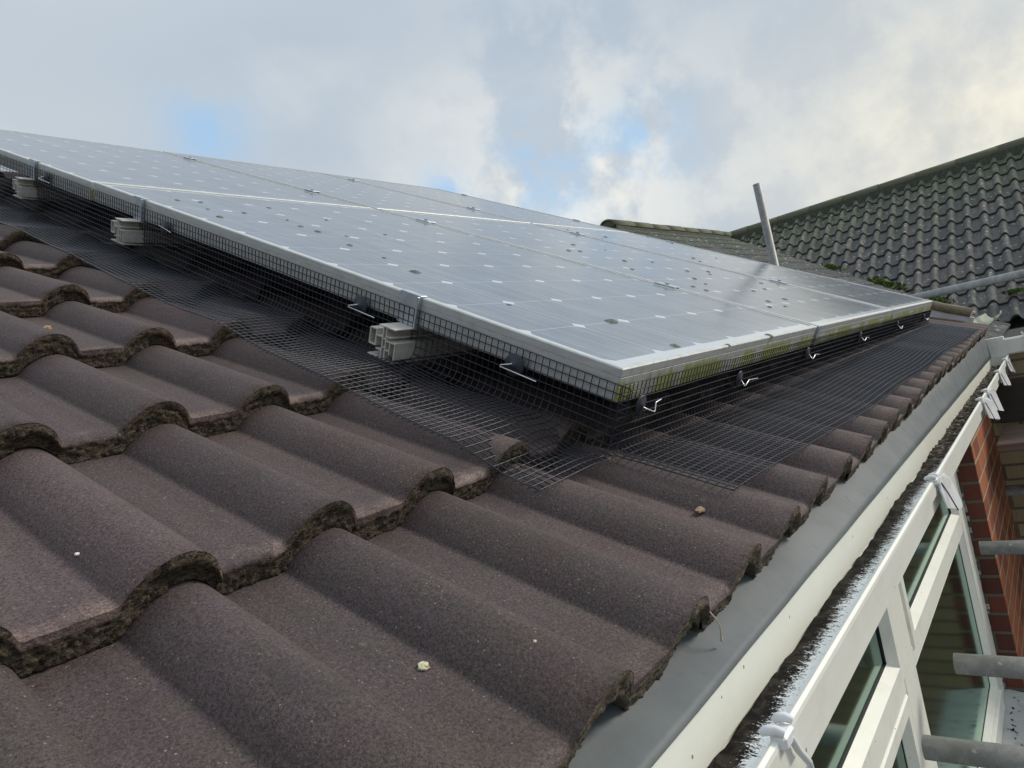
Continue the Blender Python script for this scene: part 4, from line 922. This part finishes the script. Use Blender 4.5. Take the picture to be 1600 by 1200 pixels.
for i, (yy, bb, k, lab) in enumerate([(-0.02, 0.36, .8, 'green moss cushion on the lowest courses of the far roof, next to the handrail')]):
    P = toW(3.6-yy, bb, -0.01)
    mb = MB()
    for q in range(60):
        s = rnd.uniform(0.012, 0.030)*k; c = (rnd.gauss(0, .04), rnd.gauss(0, .06)*k, rnd.uniform(0, .03))
        u_ = [Vector((rnd.gauss(0,1), rnd.gauss(0,1), rnd.gauss(0,1))).normalized()*s + Vector(c) for _ in range(7)]
        mb.add(u_, [(0,1,2), (1,2,3), (2,3,4), (3,4,5), (4,5,6), (5,6,0), (6,0,1), (0,3,5), (1,4,6)])
    tag(mb.build('moss_cushion', M_MOSS, M=TR(P)), lab, 'moss')

# ------------------------------------------------------------------ buff brick extension at the inner corner
ext = empty('brick_extension', HM @ Matrix.Translation((4.3, -0.6, -5.2)), 'buff brick extension with its own white gutter beyond the red brick wall', 'building')
mb = MB(); mb.box((4.055, -2.5, -5.3), (4.35, 0.049, -0.062)); mb.build('wall', M_BUFF, ext, M=HM)
mb = MB(); mb.box((4.06, -2.5, -0.060), (7.0, 0.10, -0.045)); mb.build('flat_roof', M_FELT_SHADE, ext, M=HM)
mb = MB(); Mg = HM @ Matrix(((0,1,0,0),(1,0,0,0),(0,0,1,0),(0,0,0,1)))
pg = [(4.05,0.018),(4.05,-0.062),(3.985,-0.062),(3.980,-0.055),(3.972,0.012),(3.976,0.018),(3.981,0.014),(3.988,-0.052),(4.046,-0.052),(4.046,0.018)]
mb.extrude(pg, -2.5, -0.078); mb.extrude([(3.976,0.030),(3.976,-0.066),(4.054,-0.066),(4.054,0.030)], -0.078, 0.035); mb.build('gutter', M_GUT, ext, M=Mg)
t_ = make_bracket(0, (0.03, 0.085), 'white bracket on the buff brick extension gutter, at the right edge of the photo')
t_.matrix_world = HM @ Matrix.Translation((3.972, -0.165, 0.020)) @ Matrix.Rotation(-math.pi/2, 4, 'Z')

# ------------------------------------------------------------------ scaffold
def scaf(name, a, b, label, ro=0.02415, cat='scaffold tube'):
    mb = MB(); M = TR(a); d = Vector([float(q) for q in b]) - Vector([float(q) for q in a])
    mb.pipe((0,0,0), d, ro, ro-0.0042, seg=1); o_ = mb.build(name, M_GALV, M=M, fix=False)
    return tag(o_, label, cat, 'galvanised scaffold tubes')
scaf('scaffold_tube', (1.309, 0.087, -0.705), (1.309, -1.8, -0.705), 'lowest scaffold tube in front of the window, at the bottom right corner')
scaf('scaffold_tube', (1.62, 0.052, -0.665), (1.60, -1.8, -0.665), 'scaffold tube with pale paint splashes in front of the window, second from the bottom')
scaf('scaffold_tube', (2.66, 0.080, -0.715), (2.64, -1.8, -0.715), 'scaffold tube crossing the red brick reveal, third from the bottom')
scaf('scaffold_tube', (3.55, 0.045, -0.735), (3.5, -1.8, -0.735), 'scaffold tube crossing the far edge of the red brick wall, topmost of the row')
scaf('scaffold_pole', (4.33, 1.05, 0.40), (4.33, 1.05, 1.135), 'upright scaffold pole standing against the sky behind the far panels', cat='scaffold pole')
scaf('scaffold_handrail', (5.05, 0.47, 0.215), (4.15, -1.2, 0.215), 'scaffold handrail tube sloping up to the right edge in front of the mossy roof', cat='scaffold tube')
scaf('scaffold_tube', (5.55, 0.097, -0.255), (5.0, -1.6, -0.255), 'scaffold tube low in the dark gap behind the white gutter corner')
for i, (lo, hi, m, lab) in enumerate([((3.45, -2.2, -0.54), (3.67, 0.035, -0.502), M_WOOD, 'weathered brown scaffold board, wide and lit, beside the red brick wall'), ((3.70, -2.2, -0.54), (3.925, 0.03, -0.503), M_WOOD, 'weathered brown scaffold board closest to the buff brick wall'), ((3.99, -2.2, -0.50), (4.03, 0.04, -0.285), M_SHADE_BOARD, 'dark board on edge, added as painted deep shade against the buff brick wall')]):  # last board is added, its dark colour painting an area of deep shade
    mb = MB(); mb.bbox(lo, hi, 0.004); tag(mb.build('scaffold_board', m), lab, 'scaffold board', 'scaffold boards')
